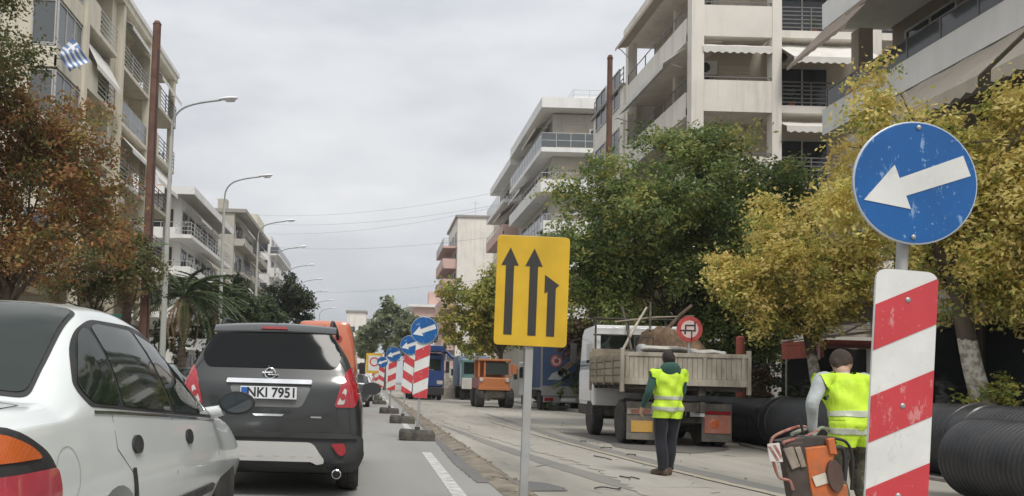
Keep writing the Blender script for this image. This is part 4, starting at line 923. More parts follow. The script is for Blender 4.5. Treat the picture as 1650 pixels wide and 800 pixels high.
# small yellow sign behind the row
p = at(603, 585, 42); t = T('diversion_sign', 'small yellow bordered sign behind the blue discs', 'road sign', (p.x, 42, 0))
m = MB(); m.cyl((0, 0, 0), (0, 0, p.z + .3), .03, n=8); m.build('post', m_pole, t); m = MB(); m.box(-.42, .42, -.06, -.04, p.z - .55, p.z + .5); pl = m.build('plate', m_yelw, t); m = MB(); m.box(-.3, .3, -.07, -.062, p.z - .42, p.z + .38); pp = m.build('white_panel', m_wht, pl)
m = MB(); m.lathe([(.24, 0), (.24, .004)], (0, -.071, p.z + .05), (0, -1, 0), 24); m.build('red_ring', m_red, pl); m = MB(); m.lathe([(.17, 0), (.17, .004)], (0, -.076, p.z + .05), (0, -1, 0), 24); m.build('white_disc', m_wht, pl)
# round prohibition sign behind the truck
p = at(1110, 531, 17.05); t = T('prohibition_sign', 'round red bordered sign standing above the tailgate of the tipper truck', 'road sign', (p.x, 17.05, 1.29)); zc = p.z - 1.29
m = MB(); m.cyl((0, 0, 0), (0, 0, zc + .2), .028, n=10); m.build('post', m_pole, t); m = MB(); m.lathe([(.275, 0), (.275, .012)], (0, -.03, zc), (0, -1, 0), 36); d = m.build('disc', M('dull sign red', (.42, .06, .055), .5, var=.25, scale=6), t)
m = MB(); m.lathe([(.185, 0), (.185, .003)], (0, -.0425, zc), (0, -1, 0), 36); m.build('white_face', M('pinkish worn white', (.66, .5, .47), .5, var=.15, scale=8), d)
m = MB()
for x0, x1, z0, z1 in ((-.2, .125, -.045, -.015), (.095, .125, -.015, .16), (-.1, .094, .065, .095), (-.115, -.08, -.11, -.046), (.03, .055, -.25, -.046), (-.1, -.07, -.014, .064)): m.box(x0, x1, -.052, -.0465, zc + z0, zc + z1)
m.build('black_figure', m_blk, d)
m = MB(); m.box(-.2, .2, -.2, .2, 0, .1); m.build('base', m_rubber, t, bevel=.015)
# ------------------------------------------------------------------ vehicles
def paint(name, col, metal=.0, rough=.32, dirt=(.3, .28, .24), damt=.25):
    m, t, b = node_mat(name)
    c = ramp(t, noise(t, 1.2, 3), [(.3, [x * .96 for x in col]), (.7, [min(1, x * 1.04) for x in col])])
    g = t.nodes.new('ShaderNodeTexCoord'); s = t.nodes.new('ShaderNodeSeparateXYZ'); t.links.new(g.outputs['Object'], s.inputs[0])
    hz = ramp(t, s.outputs[2], [(.2, (1,) * 3), (.75, (.12,) * 3)]); f = mixc(t, 1.0, ramp(t, noise(t, 3, 6), [(.35, (0,) * 3), (.75, (damt * 2.5,) * 3)]), hz, 'MULTIPLY')
    t.links.new(mixc(t, f, c, dirt), b.inputs['Base Color']); b.inputs['Metallic'].default_value = metal
    b.inputs['Roughness'].default_value = rough; b.inputs['Coat Weight'].default_value = .8; b.inputs['Coat Roughness'].default_value = .08; return m
m_tyre = M('tyre rubber', (.03, .029, .028), .85, var=.2, dirt=(.14, .125, .1), dscale=5, damt=.5)
m_rim_ = M('wheel rim alloy', (.42, .43, .43), .35, metal=.7)
m_rimst = M('dusty wheel rim', (.3, .29, .26), .7, dirt=(.25, .2, .15), dscale=5)
m_black_pl = M('black plastic trim', (.022, .023, .024), .5, dirt=(.12, .11, .1), dscale=4, damt=.2)
m_well = M('wheel well', (.012, .012, .012), .95)
m_carglass = glass_dark('car window glass', (.014, .022, .016), .03, .42); m_tint = glass_dark('tinted rear glass', (.008, .009, .009), .06, .2)
m_seam = M('panel gap', (.03, .03, .03), .8)
m_chrome = M('chrome', (.75, .76, .77), .12, metal=1)
m_lred, _t, _b = node_mat('red lamp'); _b.inputs['Base Color'].default_value = (.36, .012, .02, 1); _b.inputs['Roughness'].default_value = .12; _b.inputs['Coat Weight'].default_value = 1
m_lor, _t, _b = node_mat('orange lamp'); _b.inputs['Base Color'].default_value = (.62, .14, .035, 1); _b.inputs['Roughness'].default_value = .15; _b.inputs['Coat Weight'].default_value = 1
def ribbed(m, sc=70, st=.4):
    t = m.node_tree; b = t.nodes['Principled BSDF']; g = t.nodes.new('ShaderNodeTexCoord'); w = t.nodes.new('ShaderNodeTexWave'); w.inputs['Scale'].default_value = sc; w.bands_direction = 'X'
    t.links.new(g.outputs['Object'], w.inputs[0]); bump(t, b, w.outputs[1], .15, .002)
ribbed(m_lor)
m_lpink = M('faded red lamp', (.5, .07, .09), .15, coat=1, var=.2, scale=5); m_lwhite = M('clear lamp', (.55, .5, .47), .15, coat=1)
m_plate_w = M('number plate white', (.74, .75, .76), .35); m_plate_b = M('number plate blue', (.03, .12, .42), .4)
m_ink = M('black lettering', (.02, .02, .022), .5)
def car_body(name, rows, mat, parent, wheels=(), wx=.5, ny=110, arch=.36):
    rows = np.array(rows, float); ys = rows[:, 0]; a = np.linspace(0, 1, ny); YS = ys[0] + (ys[-1] - ys[0]) * (a - .12 * np.sin(4 * np.pi * a) / (2 * np.pi) * 0 - .14 * np.sin(2 * np.pi * a) / np.pi * 1.0)
    YS = np.clip(YS, ys[0], ys[-1]); YS[0], YS[-1] = ys[0], ys[-1]
    V = [pchip(ys, rows[:, k], YS) for k in range(1, rows.shape[1])]
    rings = []
    for i, y in enumerate(YS):
        zb, wb, zm, wm, zl, wl, zt, wt, cr_ = [v[i] for v in V]
        P = [(0, zb), (wb * .55, zb), (wb * .93, zb + .012), (wb, zb + .07), (wm, zm), (wl, zl), (wl + (wt - wl) * .5 + .012, zl + (zt - zl) * .5), (wt, zt - (zt - zl) * .16), (wt - .1, zt - .008 - cr_ * .1), (wt * .45, zt + cr_ * .75), (0, zt + cr_)]
        q = catmull([(p[0], 0, p[1]) for p in P], 5); h = [Vector((max(0, p.x), y, p.z)) for p in q]
        rings.append(h + [Vector((-p.x, p.y, p.z)) for p in h[-2:0:-1]])
    m = MB(); m.loft(rings); o = m.build(name, mat, parent, smooth=180); fixn(o)
    if wheels:
        cut = MB()
        for wy, r_ in wheels:
            for sg in (-1, 1): cut.cyl((sg * wx, wy, r_ * .97), (sg * 1.3, wy, r_ * .97), r_ + .055, n=32)
        co = cut.build('cutter', m_well); fixn(co); b = o.modifiers.new('b', 'BOOLEAN'); b.operation = 'DIFFERENCE'; b.object = co; b.solver = 'EXACT'
        apply_mods(o); bpy.data.objects.remove(co)
        me = o.data
        if m_well.name not in [x.name for x in me.materials if x]: me.materials.append(m_well)
        wi = [x.name for x in me.materials].index(m_well.name)
        for p in me.polygons:
            c = p.center
            for wy, r_ in wheels:
                if abs(c.x) < wx + .34 and math.hypot(c.y - wy, c.z - r_ * .97) < r_ + .06 and (abs(p.normal.x) > .99 and abs(abs(c.x) - wx) < .01 or abs(p.normal.x) < .05): p.material_index = wi
        me.polygons.foreach_set('use_smooth', [True] * len(me.polygons)); me.set_sharp_from_angle(angle=R(38))
    return o
def wheel(parent, x, y, r, w, sg, rim=None, spokes=5, dusty=False, name='wheel'):
    """sg = +1 outer face towards +x"""
    wt = T(name, None, None, (x, y, r)); wt.parent = parent
    m = MB(); h = w / 2
    m.lathe([(r * .62, -h), (r * .9, -h), (r * .97, -h * .8), (r, -h * .55), (r, -h * .1), (r * .985, -h * .05), (r * .985, h * .05), (r, h * .1), (r, h * .55), (r * .97, h * .8), (r * .9, h), (r * .62, h)], (0, 0, 0), (sg, 0, 0), 36); m.build('tyre', m_tyre, wt, smooth=35)
    m = MB(); m.lathe([(r * .64, -h * .6), (r * .64, h * .9), (r * .58, h * .9), (r * .56, h * .35), (r * .2, h * .3), (r * .17, h * .6), (.001, h * .62)], (0, 0, 0), (sg, 0, 0), 30)
    for k in range(spokes):
        a = 2 * math.pi * k / spokes; c, s = math.cos(a), math.sin(a)
        m.add([(sg * h * q, c * rr - s * ww, s * rr + c * ww) for q, rr, ww in ((.62, r * .14, .045), (.62, r * .14, -.045), (.78, r * .59, -.05), (.78, r * .59, .05))], [(0, 1, 2, 3)])
    m.build('rim', rim or m_rim_, wt, smooth=40)
    return wt
def letters(s, size, mat, parent, loc, rot, name='lettering', depth=.002, sx=1.0):
    c = bpy.data.curves.new(name, 'FONT'); c.body = s; c.size = size; c.offset = size * .022; c.extrude = depth; c.align_x = 'CENTER'; c.align_y = 'CENTER'
    o = bpy.data.objects.new('x', c); COL.objects.link(o); dg = bpy.context.evaluated_depsgraph_get(); me = bpy.data.meshes.new_from_object(o.evaluated_get(dg)); bpy.data.objects.remove(o)
    me.materials.clear(); me.materials.append(mat); o = bpy.data.objects.new(name, me); COL.objects.link(o); o.parent = parent; o.location = loc; o.rotation_euler = rot; o.scale = (sx, 1, 1); return o

# --- pale silver saloon at the left edge
m_silver = paint('pale silver paint', (.72, .755, .735), .0, .3, damt=.1)
sed = T('saloon_car', 'pale silver saloon car with dusty paint at the lower left edge', 'car', (-1.94, 2.42, 0), R(-1.6))
rows = [  # y, zb, wb, zm, wm, zbelt, wbelt, ztop, wtop, crown
    (0.0, .36, .52, .56, .66, .80, .58, .90, .48, .01), (.05, .30, .66, .55, .755, .84, .70, .955, .60, .012), (.22, .24, .74, .55, .825, .88, .785, 1.0, .68, .015),
    (.56, .21, .76, .56, .842, .90, .81, 1.01, .72, .015), (.80, .20, .77, .56, .848, .905, .815, 1.16, .675, .015), (1.08, .20, .77, .56, .85, .905, .815, 1.36, .63, .015), (1.26, .20, .77, .56, .85, .90, .815, 1.42, .615, .02), (1.7, .20, .77, .55, .85, .89, .812, 1.445, .605, .025), (2.1, .20, .77, .55, .85, .875, .81, 1.41, .60, .025),
    (2.5, .20, .77, .54, .85, .86, .81, 1.24, .63, .025), (2.95, .20, .77, .53, .848, .835, .805, .99, .675, .025), (3.25, .20, .77, .53, .842, .80, .79, .90, .68, .025), (3.7, .2, .76, .52, .83, .745, .765, .835, .62, .03), (4.1, .21, .73, .5, .79, .67, .71, .755, .55, .03), (4.34, .24, .62, .46, .68, .58, .58, .65, .42, .02), (4.42, .3, .5, .45, .54, .53, .44, .57, .32, .01)]
body = car_body('body', rows, m_silver, sed, ((.87, .3), (3.45, .3)), wx=.55)
S = Hull(body)
for sg in (1, -1):
    for wy in (.87, 3.45): wheel(sed, sg * .73, wy, .3, .19, sg)
    P = roundpoly([(.84, .985), (2.98, .845), (3.13, .86), (2.78, 1.05), (2.2, 1.33), (1.95, 1.372), (1.28, 1.365), (1.02, 1.285), (.80, 1.06)], [.14, .02, .02, .3, .16, .12, .1, .15, .18], 7)
    fr = S.patch('window_surround', P, m_black_pl, sed, 'x', sg, .004, .02, .07)
    for nm, Q, rr in (('quarter_window', [(.87, 1.0), (1.19, .98), (1.2, 1.33), (1.07, 1.285), (.835, 1.07)], .06), ('rear_window', [(1.225, .975), (2.0, .925), (1.8, 1.34), (1.34, 1.345), (1.235, 1.325)], .03), ('front_window', [(2.045, .92), (2.95, .863), (2.7, 1.05), (2.18, 1.28), (1.85, 1.335)], .03)):
        S.patch(nm, roundpoly(Q, rr), m_carglass, fr, 'x', sg, .0075, .004, .07)
    S.strip('window_trim', [(.86, .962), (1.2, .945), (1.9, .903), (2.98, .832)], .014, m_chrome, fr, 'x', sg, .006)
    dr = S.strip('door_gap', [(1.99, .9), (2.0, .6), (1.99, .3)], .007, m_seam, body, 'x', sg)
    S.strip('door_gap', [(1.06, .96), (1.07, .8), (1.28, .66), (1.36, .45), (1.4, .27), (3.0, .26)], .005, m_seam, body, 'x', sg); S.strip('door_gap', [(3.02, .84), (3.06, .6), (3.0, .26)], .009, m_seam, body, 'x', sg)
    for y in (1.33, 2.28):
        S.patch('door_handle', [(y + .07 * math.cos(a), .80 + .042 * math.sin(a) - (y - 1.3) * .03) for a in [k * math.pi / 9 for k in range(18)]], m_black_pl, body, 'x', sg, .012, .02, .03)
    S.patch('rub_strip', roundpoly([(1.42, .40), (1.96, .39), (1.96, .45), (1.42, .455)], .02), m_black_pl, body, 'x', sg, .014, .02); S.patch('rub_strip', roundpoly([(2.03, .39), (3.0, .37), (3.0, .42), (2.03, .45)], .02), m_black_pl, body, 'x', sg, .014, .02)
    # tail lamp wraps round the corner
    L_ = S.patch('tail_lamp', roundpoly([(.02, .58), (.44, .58), (.50, .70), (.44, .83), (.24, .935), (.02, .955)], [.01, .06, .1, .14, .12, .01]), m_black_pl, sed, 'x', sg, .006, .02, .04)
    S.patch('red_lens', roundpoly([(.02, .59), (.435, .59), (.488, .70), (.465, .785), (.02, .785)], [.005, .05, .06, .03, .005]), m_lpink, L_, 'x', sg, .012, .008, .04); S.patch('orange_lens', roundpoly([(.02, .825), (.37, .825), (.31, .868), (.18, .915), (.02, .93)], [.005, .03, .06, .08, .005]), m_lor, L_, 'x', sg, .012, .008, .04)
    L2_ = S.patch('tail_lamp', roundpoly([(sg * .40, .60), (sg * .70, .60), (sg * .70, .93), (sg * .40, .91)], .02), m_black_pl, sed, 'y', -1, .006, .02, .04)
    S.patch('red_lens', [(sg * .42, .61), (sg * .69, .61), (sg * .69, .785), (sg * .42, .785)], m_lpink, L2_, 'y', -1, .012, .008, .04); S.patch('orange_lens', [(sg * .42, .825), (sg * .69, .825), (sg * .69, .92), (sg * .42, .905)], m_lor, L2_, 'y', -1, .012, .008, .04)
    S.strip('boot_gap', [(sg * .64, .56), (sg * .66, .6), (sg * .665, .9)], .01, m_seam, body, 'y', -1)
    # mirror
    m = MB(); m.loft([[(sg * (.975 + .12 * math.cos(a) * k), 2.93 + dy, .95 + .078 * math.sin(a) * k) for a in [2 * math.pi * i / 20 for i in range(20)]] for dy, k in ((-.005, .96), (0.0, 1), (.06, .95), (.12, .7), (.15, .3))]); mi = fixn(m.build('mirror', m_black_pl, sed, smooth=50))
    m = MB(); m.loft([[(sg * (.975 + .104 * math.cos(a)), 2.922 + dy, .95 + .064 * math.sin(a)) for a in [2 * math.pi * i / 20 for i in range(20)]] for dy in (0, -.004)]); fixn(m.build('mirror_glass', glass_dark('mirror glass', (.04, .05, .055), .02, 1.0), mi)); m = MB(); m.tube([(sg * .76, 2.98, .87), (sg * .88, 2.96, .90)], [.045, .035], 8); m.build('mirror_foot', m_silver, mi, smooth=60)
S.strip('filler_flap', [(.56 + .1 * math.cos(a) * (1 if abs(math.cos(a)) < .8 else 1), .745 + .105 * math.sin(a)) for a in [2 * math.pi * k / 24 for k in range(24)]], .003, M('pale gap', (.3, .31, .3), .7), body, 'x', 1, closed=True)
S.patch('quarter_trim', roundpoly([(1.245, .70), (1.285, .70), (1.33, .55), (1.28, .56)], .01), m_black_pl, body, 'x', 1, .006, .01, .04)
rw = S.patch('rear_window_surround', roundpoly([(-.64, .62), (.64, .62), (.565, 1.235), (-.565, 1.235)], .05), m_black_pl, sed, 'z', 1, .004, .02, .07)
S.patch('rear_glass', roundpoly([(-.62, .645), (.62, .645), (.548, 1.215), (-.548, 1.215)], .05), m_carglass, rw, 'z', 1, .008, .006, .07)
S.patch('windscreen', roundpoly([(-.55, 2.2), (.55, 2.2), (.64, 2.95), (-.64, 2.95)], .05), m_carglass, sed, 'z', 1, .005, .006, .08)
S.strip('boot_gap', [(-.66, .5), (-.5, .56), (.5, .56), (.66, .5), (.68, .3), (.6, .08)], .01, m_seam, body, 'z', 1)
m = MB(); m.tube([(-.56, 1.3, 1.35), (.56, 1.3, 1.35)], .01); S.patch('bumper', roundpoly([(-.68, .34), (.68, .34), (.68, .55), (-.68, .55)], .04), m_silver, sed, 'y', -1, .03, .05, .06)

# --- dark grey soft-roader ahead
m_grey = paint('dark grey metallic paint', (.027, .029, .028), .15, .28, (.13, .12, .105), .15)
suv = T('suv', 'dark grey compact SUV with a white number plate driving ahead', 'car', (-.965, 7.62, 0), R(.4))
rows = [(0.0, .34, .50, .5, .62, .78, .60, .98, .52, .0), (.03, .31, .74, .5, .80, .78, .78, 1.07, .72, .0), (.07, .30, .80, .5, .865, .8, .84, 1.14, .775, .005), (.12, .29, .83, .5, .885, .82, .868, 1.22, .76, .01), (.2, .28, .84, .5, .89, .84, .875, 1.36, .725, .02),
    (.27, .27, .84, .5, .89, .85, .878, 1.5, .68, .03), (.32, .26, .84, .5, .89, .86, .88, 1.585, .625, .03), (.42, .24, .84, .52, .89, .87, .88, 1.625, .60, .035), (.9, .2, .84, .55, .89, .89, .875, 1.645, .59, .035), (1.7, .2, .84, .55, .885, .9, .87, 1.64, .58, .03), (2.2, .2, .84, .55, .885, .9, .865, 1.58, .585, .03),
    (2.7, .2, .84, .55, .885, .92, .86, 1.32, .64, .03), (3.1, .2, .84, .55, .88, .93, .84, 1.08, .7, .03), (3.6, .2, .83, .55, .87, .9, .8, 1.0, .66, .03), (4.0, .22, .78, .5, .8, .8, .7, .9, .55, .03), (4.25, .26, .6, .45, .64, .66, .55, .74, .4, .01)]
body = car_body('body', rows, m_grey, suv, ((.78, .345), (3.3, .345)), wx=.56)
S = Hull(body)
for sg in (1, -1):
    for wy in (.78, 3.3): wheel(suv, sg * .745, wy, .345, .225, sg)
    S.patch('side_window', roundpoly([(.5, 1.16), (2.75, 1.05), (2.2, 1.48), (1.0, 1.52), (.6, 1.42)], .06), m_carglass, suv, 'x', sg, .004, .01, .08)
    L_ = S.patch('tail_lamp', roundpoly([(sg * .615, .86), (sg * .81, .86), (sg * .85, 1.0), (sg * .825, 1.16), (sg * .755, 1.25), (sg * .70, 1.16), (sg * .655, 1.0)], .035), m_lred, suv, 'y', -1, .012, .03, .03)
    S.patch('clear_lens', roundpoly([(sg * .64, .885), (sg * .71, .89), (sg * .73, 1.02), (sg * .71, 1.04), (sg * .675, .97)], .02), m_lwhite, L_, 'y', -1, .016, .006, .03); S.patch('red_spot', [(sg * (.695 + .026 * math.cos(a)), .96 + .033 * math.sin(a)) for a in [2 * math.pi * k / 12 for k in range(12)]], m_lred, L_, 'y', -1, .02, .004, .03)
    S.patch('reflector', roundpoly([(sg * .60, .525), (sg * .715, .53), (sg * .735, .45), (sg * .69, .415), (sg * .63, .46)], .03), m_lred, suv, 'y', -1, .072, .03, .04)
    m = MB(); m.tube(catmull([(sg * .55, .55, 1.62), (sg * .55, .66, 1.705), (sg * .545, 1.2, 1.72), (sg * .55, 1.9, 1.69), (sg * .56, 2.05, 1.61)], 5), .02, 8); m.build('roof_rail', m_chrome if False else m_black_pl, suv, smooth=60)
    m = MB(); m.loft([[(sg * (.99 + .12 * math.cos(a) * k), 2.75 + dy, 1.02 + .085 * math.sin(a) * k) for a in [2 * math.pi * i / 16 for i in range(16)]] for dy, k in ((0, .95), (.01, 1), (.08, .9), (.14, .5))]); fixn(m.build('mirror', m_grey, suv, smooth=50))
    S.strip('tailgate_gap', [(sg * .6, 1.55), (sg * .72, 1.2), (sg * .64, .85), (sg * .66, .68), (sg * .52, .625)], .01, m_seam, body, 'y', -1)
g_ = S.patch('rear_window', roundpoly([(-.62, 1.215), (.62, 1.215), (.68, 1.34), (.575, 1.555), (-.575, 1.555), (-.68, 1.34)], [.1, .1, .1, .08, .08, .1]), m_tint, suv, 'y', -1, .006, .015, .06)
m = MB(); m.tube([(-.02, .10, 1.2), (-.02, .115, 1.235)], .014); m.tube([(-.36, .17, 1.275), (.03, .15, 1.245)], .016, 6); m.build('wiper', m_black_pl, g_, smooth=60)
m = MB(); m.loft([[(x, .275 + .05 * (abs(x) / .6) ** 3, 1.572 - .012 * (abs(x) / .6) ** 2), (x, .272 + .05 * (abs(x) / .6) ** 3, 1.585 - .012 * (abs(x) / .6) ** 2), (x, .34 + .04 * (abs(x) / .6) ** 3, 1.648 - .03 * (abs(x) / .6) ** 2), (x, .42, 1.67 - .03 * (abs(x) / .6) ** 2), (x, .62, 1.672 - .025 * (abs(x) / .6) ** 2), (x, .6, 1.6)] for x in [-.6 + .1 * k for k in range(13)]]); fixn(m.build('spoiler', m_grey, suv, smooth=50))
m = MB(); m.loft([[(-.13, y, z), (.13, y, z), (.12, y + .03, z + .028), (-.12, y + .03, z + .028)] for y, z in ((.29, 1.592), (.276, 1.602))]); m.build('brake_light', M('dark red lens', (.25, .03, .03), .2), suv, bevel=.003)
m = MB(); m.cyl((0, .75, 1.655), (-.03, .6, 1.8), .008, n=6); m.build('aerial', m_black_pl, suv)
rec = S.patch('plate_recess', roundpoly([(-.38, 1.05), (.40, 1.05), (.31, .85), (-.29, .85)], .05), M('recess grey', (.16, .16, .155), .5), suv, 'y', -1, .004, .01, .05)
S.patch('chrome_bar', roundpoly([(-.4, 1.098), (.4, 1.098), (.4, 1.062), (-.4, 1.062)], .012), m_chrome, suv, 'y', -1, .035, .04, .05)
m = MB()
m.tube([(.05 * math.cos(q), .055, 1.165 + .05 * math.sin(q)) for q in [2 * math.pi * k / 28 for k in range(29)]], .008, 8); m.box(-.075, .02, .045, .06, 1.17, 1.18); m.box(-.02, .075, .045, .06, 1.15, 1.16); m.build('badge', m_chrome, suv, smooth=40)
pl = MB(); pl.box(-.265, .265, -.04, -.03, .925, 1.04); pl = pl.build('number_plate', m_plate_w, suv, bevel=.004)
m = MB(); m.box(-.256, -.2, -.0425, -.0405, .935, 1.03); m.build('blue_band', m_plate_b, pl); letters('NKI 7951', .125, m_ink, pl, (.03, -.0415, .982), (R(90), 0, 0), 'lettering', .001, .95)
S.patch('bumper', roundpoly([(-.86, .60), (.86, .60), (.87, .42), (.80, .27), (-.80, .27), (-.87, .42)], .05), M('charcoal bumper plastic', (.035, .037, .038), .55, dirt=(.12, .11, .1), dscale=4, damt=.3), suv, 'y', -1, .05, .06, .05)
S.patch('bumper_step', roundpoly([(-.8, .62), (.8, .62), (.82, .57), (-.82, .57)], .02), m_grey, suv, 'y', -1, .075, .06, .05)
sk = S.patch('skid_plate', roundpoly([(-.43, .53), (.43, .53), (.53, .375), (.53, .35), (-.53, .35), (-.53, .375)], [.06, .06, .02, .01, .01, .02]), M('silver skid plate', (.56, .55, .52), .4, metal=.2, var=.05), suv, 'y', -1, .066, .03, .05)
for k in range(6): S.patch('slot', roundpoly([(-.4 + k * .155, .41), (-.34 + k * .155, .41), (-.34 + k * .155, .392), (-.4 + k * .155, .392)], .008), m_lwhite, sk, 'y', -1, .069, .004, .03)
S.patch('lower_valance', roundpoly([(-.6, .345), (.6, .345), (.62, .26), (-.62, .26)], .02), m_black_pl, suv, 'y', -1, .055, .03, .05)
m = MB(); m.lathe([(.045, -.1), (.045, .08), (.037, .085), (.035, -.05)], (.66, -.0, .245), (0, -1, 0), 20); ex = m.build('exhaust_pipe', m_chrome, suv, smooth=40); m = MB(); m.cyl((.66, -.05, .245), (.66, -.082, .245), .036, n=18); m.build('bore', m_well, ex)
S.patch('badge', [(.4, .77), (.5, .77), (.5, .755), (.4, .755)], m_chrome, suv, 'y', -1, .006, .004, .04); S.patch('handle_strip', roundpoly([(-.15, .785), (.15, .785), (.13, .765), (-.13, .765)], .008), m_chrome, suv, 'y', -1, .01, .01, .04)
m = MB(); m.box(-.55, .55, .3, 3.9, .2, .32); m.build('underbody', m_well, suv)

# --- orange van ahead of it and small far cars
m_orange = paint('orange van paint', (.58, .155, .07), 0, .45, damt=.12)
van = T('van', 'orange high roofed van beyond the dark SUV', 'van', (-1.47, 24.2, 0))
rows = [(0, .35, .9, .9, .95, 1.5, .93, 2.74, .72, .02), (.06, .3, .93, .9, .99, 1.5, .965, 2.84, .78, .03), (.3, .3, .93, .9, 1.0, 1.5, .975, 2.88, .8, .03), (3.6, .3, .93, .9, 1.0, 1.5, .97, 2.88, .8, .03), (4.2, .3, .93, .9, 1.0, 1.5, .95, 2.5, .78, .03), (4.8, .3, .92, .8, .98, 1.3, .9, 1.7, .75, .03), (5.5, .35, .8, .7, .85, 1.0, .75, 1.1, .6, .02)]
body = car_body('body', rows, m_orange, van, ((1.0, .35), (4.5, .35)), wx=.6, ny=60); S = Hull(body)
for sg in (1, -1):
    for wy in (1.0, 4.5): wheel(van, sg * .84, wy, .35, .22, sg)
    S.patch('tail_lamp', roundpoly([(sg * .84, .9), (sg * .96, .9), (sg * .95, 1.5), (sg * .86, 1.5)], .03), m_lred, van, 'y', -1, .01, .02)
    S.patch('door_window', roundpoly([(sg * .08, 1.45), (sg * .78, 1.45), (sg * .72, 2.05), (sg * .08, 2.05)], .06), m_orange, van, 'y', -1, .012, .01)
    m = MB(); m.box(sg * 1.02, sg * 1.22, 3.95, 4.12, 1.35, 1.75); m.build('mirror', m_black_pl, van, bevel=.04); S.strip('panel_gap', [(.2, 1.2), (5, 1.2)], .02, m_seam, body, 'x', sg)
S.strip('door_gap', [(0, .5), (0, 2.75)], .018, m_seam, body, 'y', -1); S.strip('panel_gap', [(-.9, 2.2), (.9, 2.2)], .02, m_seam, body, 'y', -1); S.patch('red_emblem', [(.42 + .13 * math.cos(a), 2.35 + .13 * math.sin(a)) for a in [2 * math.pi * k / 20 for k in range(20)]], M('dark red print', (.42, .05, .04), .5), van, 'y', -1, .008, .004)
m = MB(); m.box(-.95, .95, -.06, .04, .4, .62); m.build('bumper', m_black_pl, van, bevel=.03)
def small_car(label, loc, rz, col, groupn=None, dark=False):
    t = T('car', label, 'car', loc, rz, groupn); mt = paint('car paint', col, .1, .3)
    rows = [(0, .35, .55, .55, .66, .8, .6, .95, .5, 0), (.08, .28, .72, .55, .8, .85, .76, 1.06, .66, .01), (.3, .22, .75, .55, .85, .9, .82, 1.2, .68, .01), (.6, .2, .76, .55, .86, .9, .83, 1.42, .58, .02), (1.6, .2, .76, .55, .86, .9, .83, 1.48, .58, .02), (2.3, .2, .76, .55, .86, .9, .82, 1.38, .6, .02), (3, .2, .76, .55, .85, .88, .8, .98, .7, .02), (3.6, .2, .74, .52, .82, .8, .74, .86, .6, .02), (4, .28, .6, .46, .64, .6, .52, .66, .4, .01)]
    b = car_body('body', rows, mt, t, ((.75, .3), (3.2, .3)), wx=.56, ny=44); h = Hull(b)
    for sg in (1, -1):
        for wy in (.75, 3.2): wheel(t, sg * .74, wy, .3, .19, sg)
        h.patch('side_window', roundpoly([(.6, .98), (2.85, .92), (2.3, 1.33), (.85, 1.37)], .06), m_carglass, t, 'x', sg, .004, .01, .12); h.patch('tail_lamp', roundpoly([(sg * .56, .7), (sg * .74, .7), (sg * .73, .9), (sg * .6, .9)], .03), m_lred, t, 'y', -1, .01, .02)
    h.patch('rear_window', roundpoly([(-.58, 1.08), (.58, 1.08), (.5, 1.37), (-.5, 1.37)], .06), m_carglass, t, 'y', -1, .006, .01, .1); h.patch('windscreen', roundpoly([(-.52, 2.35), (.52, 2.35), (.64, 2.95), (-.64, 2.95)], .05), m_carglass, t, 'z', 1, .005, .01, .12)
    m = MB(); m.box(-.26, .26, -.03, -.02, .58, .68); m.build('number_plate', m_plate_w, t); return t
p = gr(588, 627, 0); small_car('white car far ahead between the orange van and the blue discs', (-.75, 44, 0), 0, (.66, .67, .67)); small_car('dark car far ahead in the lane past the orange van', (-.9, 34, 0), 0, (.03, .03, .035))
small_car('dark car parked under the palms on the left', (-6.4, 22.5, 0), R(2), (.025, .027, .03)); small_car('dark blue car parked past the palms on the left', (-6.5, 29, 0), R(-1), (.03, .035, .05)); small_car('silver car parked far along the left pavement', (-6.5, 40, 0), 0, (.4, .41, .41))

# --- tipper truck
m_twhite = paint('dusty white cab paint', (.76, .76, .74), 0, .45, (.36, .32, .26), .3)
m_board = M('weathered tan drop side paint', (.45, .41, .335), .85, var=.2, scale=3, stretch=(1, 1, .3), dirt=(.2, .165, .12), dscale=4.5, damt=.85, dstretch=(1, 1, .25), bmp=.2)
m_board2 = M('dusty grey brown side board', (.30, .255, .19), .9, var=.2, scale=3, stretch=(.3, .3, 2), dirt=(.15, .12, .085), dscale=3, damt=.6)
m_chas = M('dirty chassis', (.055, .048, .04), .85, var=.4, scale=4, dirt=(.17, .14, .1), dscale=4, damt=.6)
m_flap = M('dusty mud flap', (.15, .14, .12), .9, dirt=(.3, .26, .2), dscale=4, damt=.6)
trk = T('tipper_truck', 'white cabbed tipper truck with a tan drop side bed, parked seen from behind', 'truck', (6.48, 16.7, ZR), R(-3.2))
def truck_wheel(par, x, y, r, w, sg, dual=False):
    wt = T('wheel', None, None, (x, y, r)); wt.parent = par; m = MB()
    for k in range(2 if dual else 1):
        c = -k * (w + .05); h = w / 2
        m.lathe([(r * .55, c - h), (r * .88, c - h), (r * .97, c - h * .82), (r, c - h * .6), (r, c + h * .6), (r * .97, c + h * .82), (r * .88, c + h), (r * .55, c + h)], (0, 0, 0), (sg, 0, 0), 32)
        for q in range(26):
            a = 2 * math.pi * q / 26; m.box(sg * (c - h * .75), sg * (c + h * .75), -.028, .028, r * .985, r * 1.018, Matrix.Rotation(a, 4, 'X') @ Matrix.Rotation((q % 2 - .5) * .3, 4, 'Z'))
    m.build('tyre', m_tyre, wt, smooth=30)
    m = MB(); h = w / 2; m.lathe([(r * .57, -h), (r * .57, h * .9), (r * .52, h), (r * .5, .2 * h), (r * .3, -.1 * h), (r * .28, h * .6), (r * .12, h * .9), (.001, h * .95)], (0, 0, 0), (sg, 0, 0), 28); m.build('rim', m_rimst, wt, smooth=40); return wt
FZ = 1.32; TOP = 2.0; bw = 1.25; bl = 3.1      # bed floor, side top, half width, length
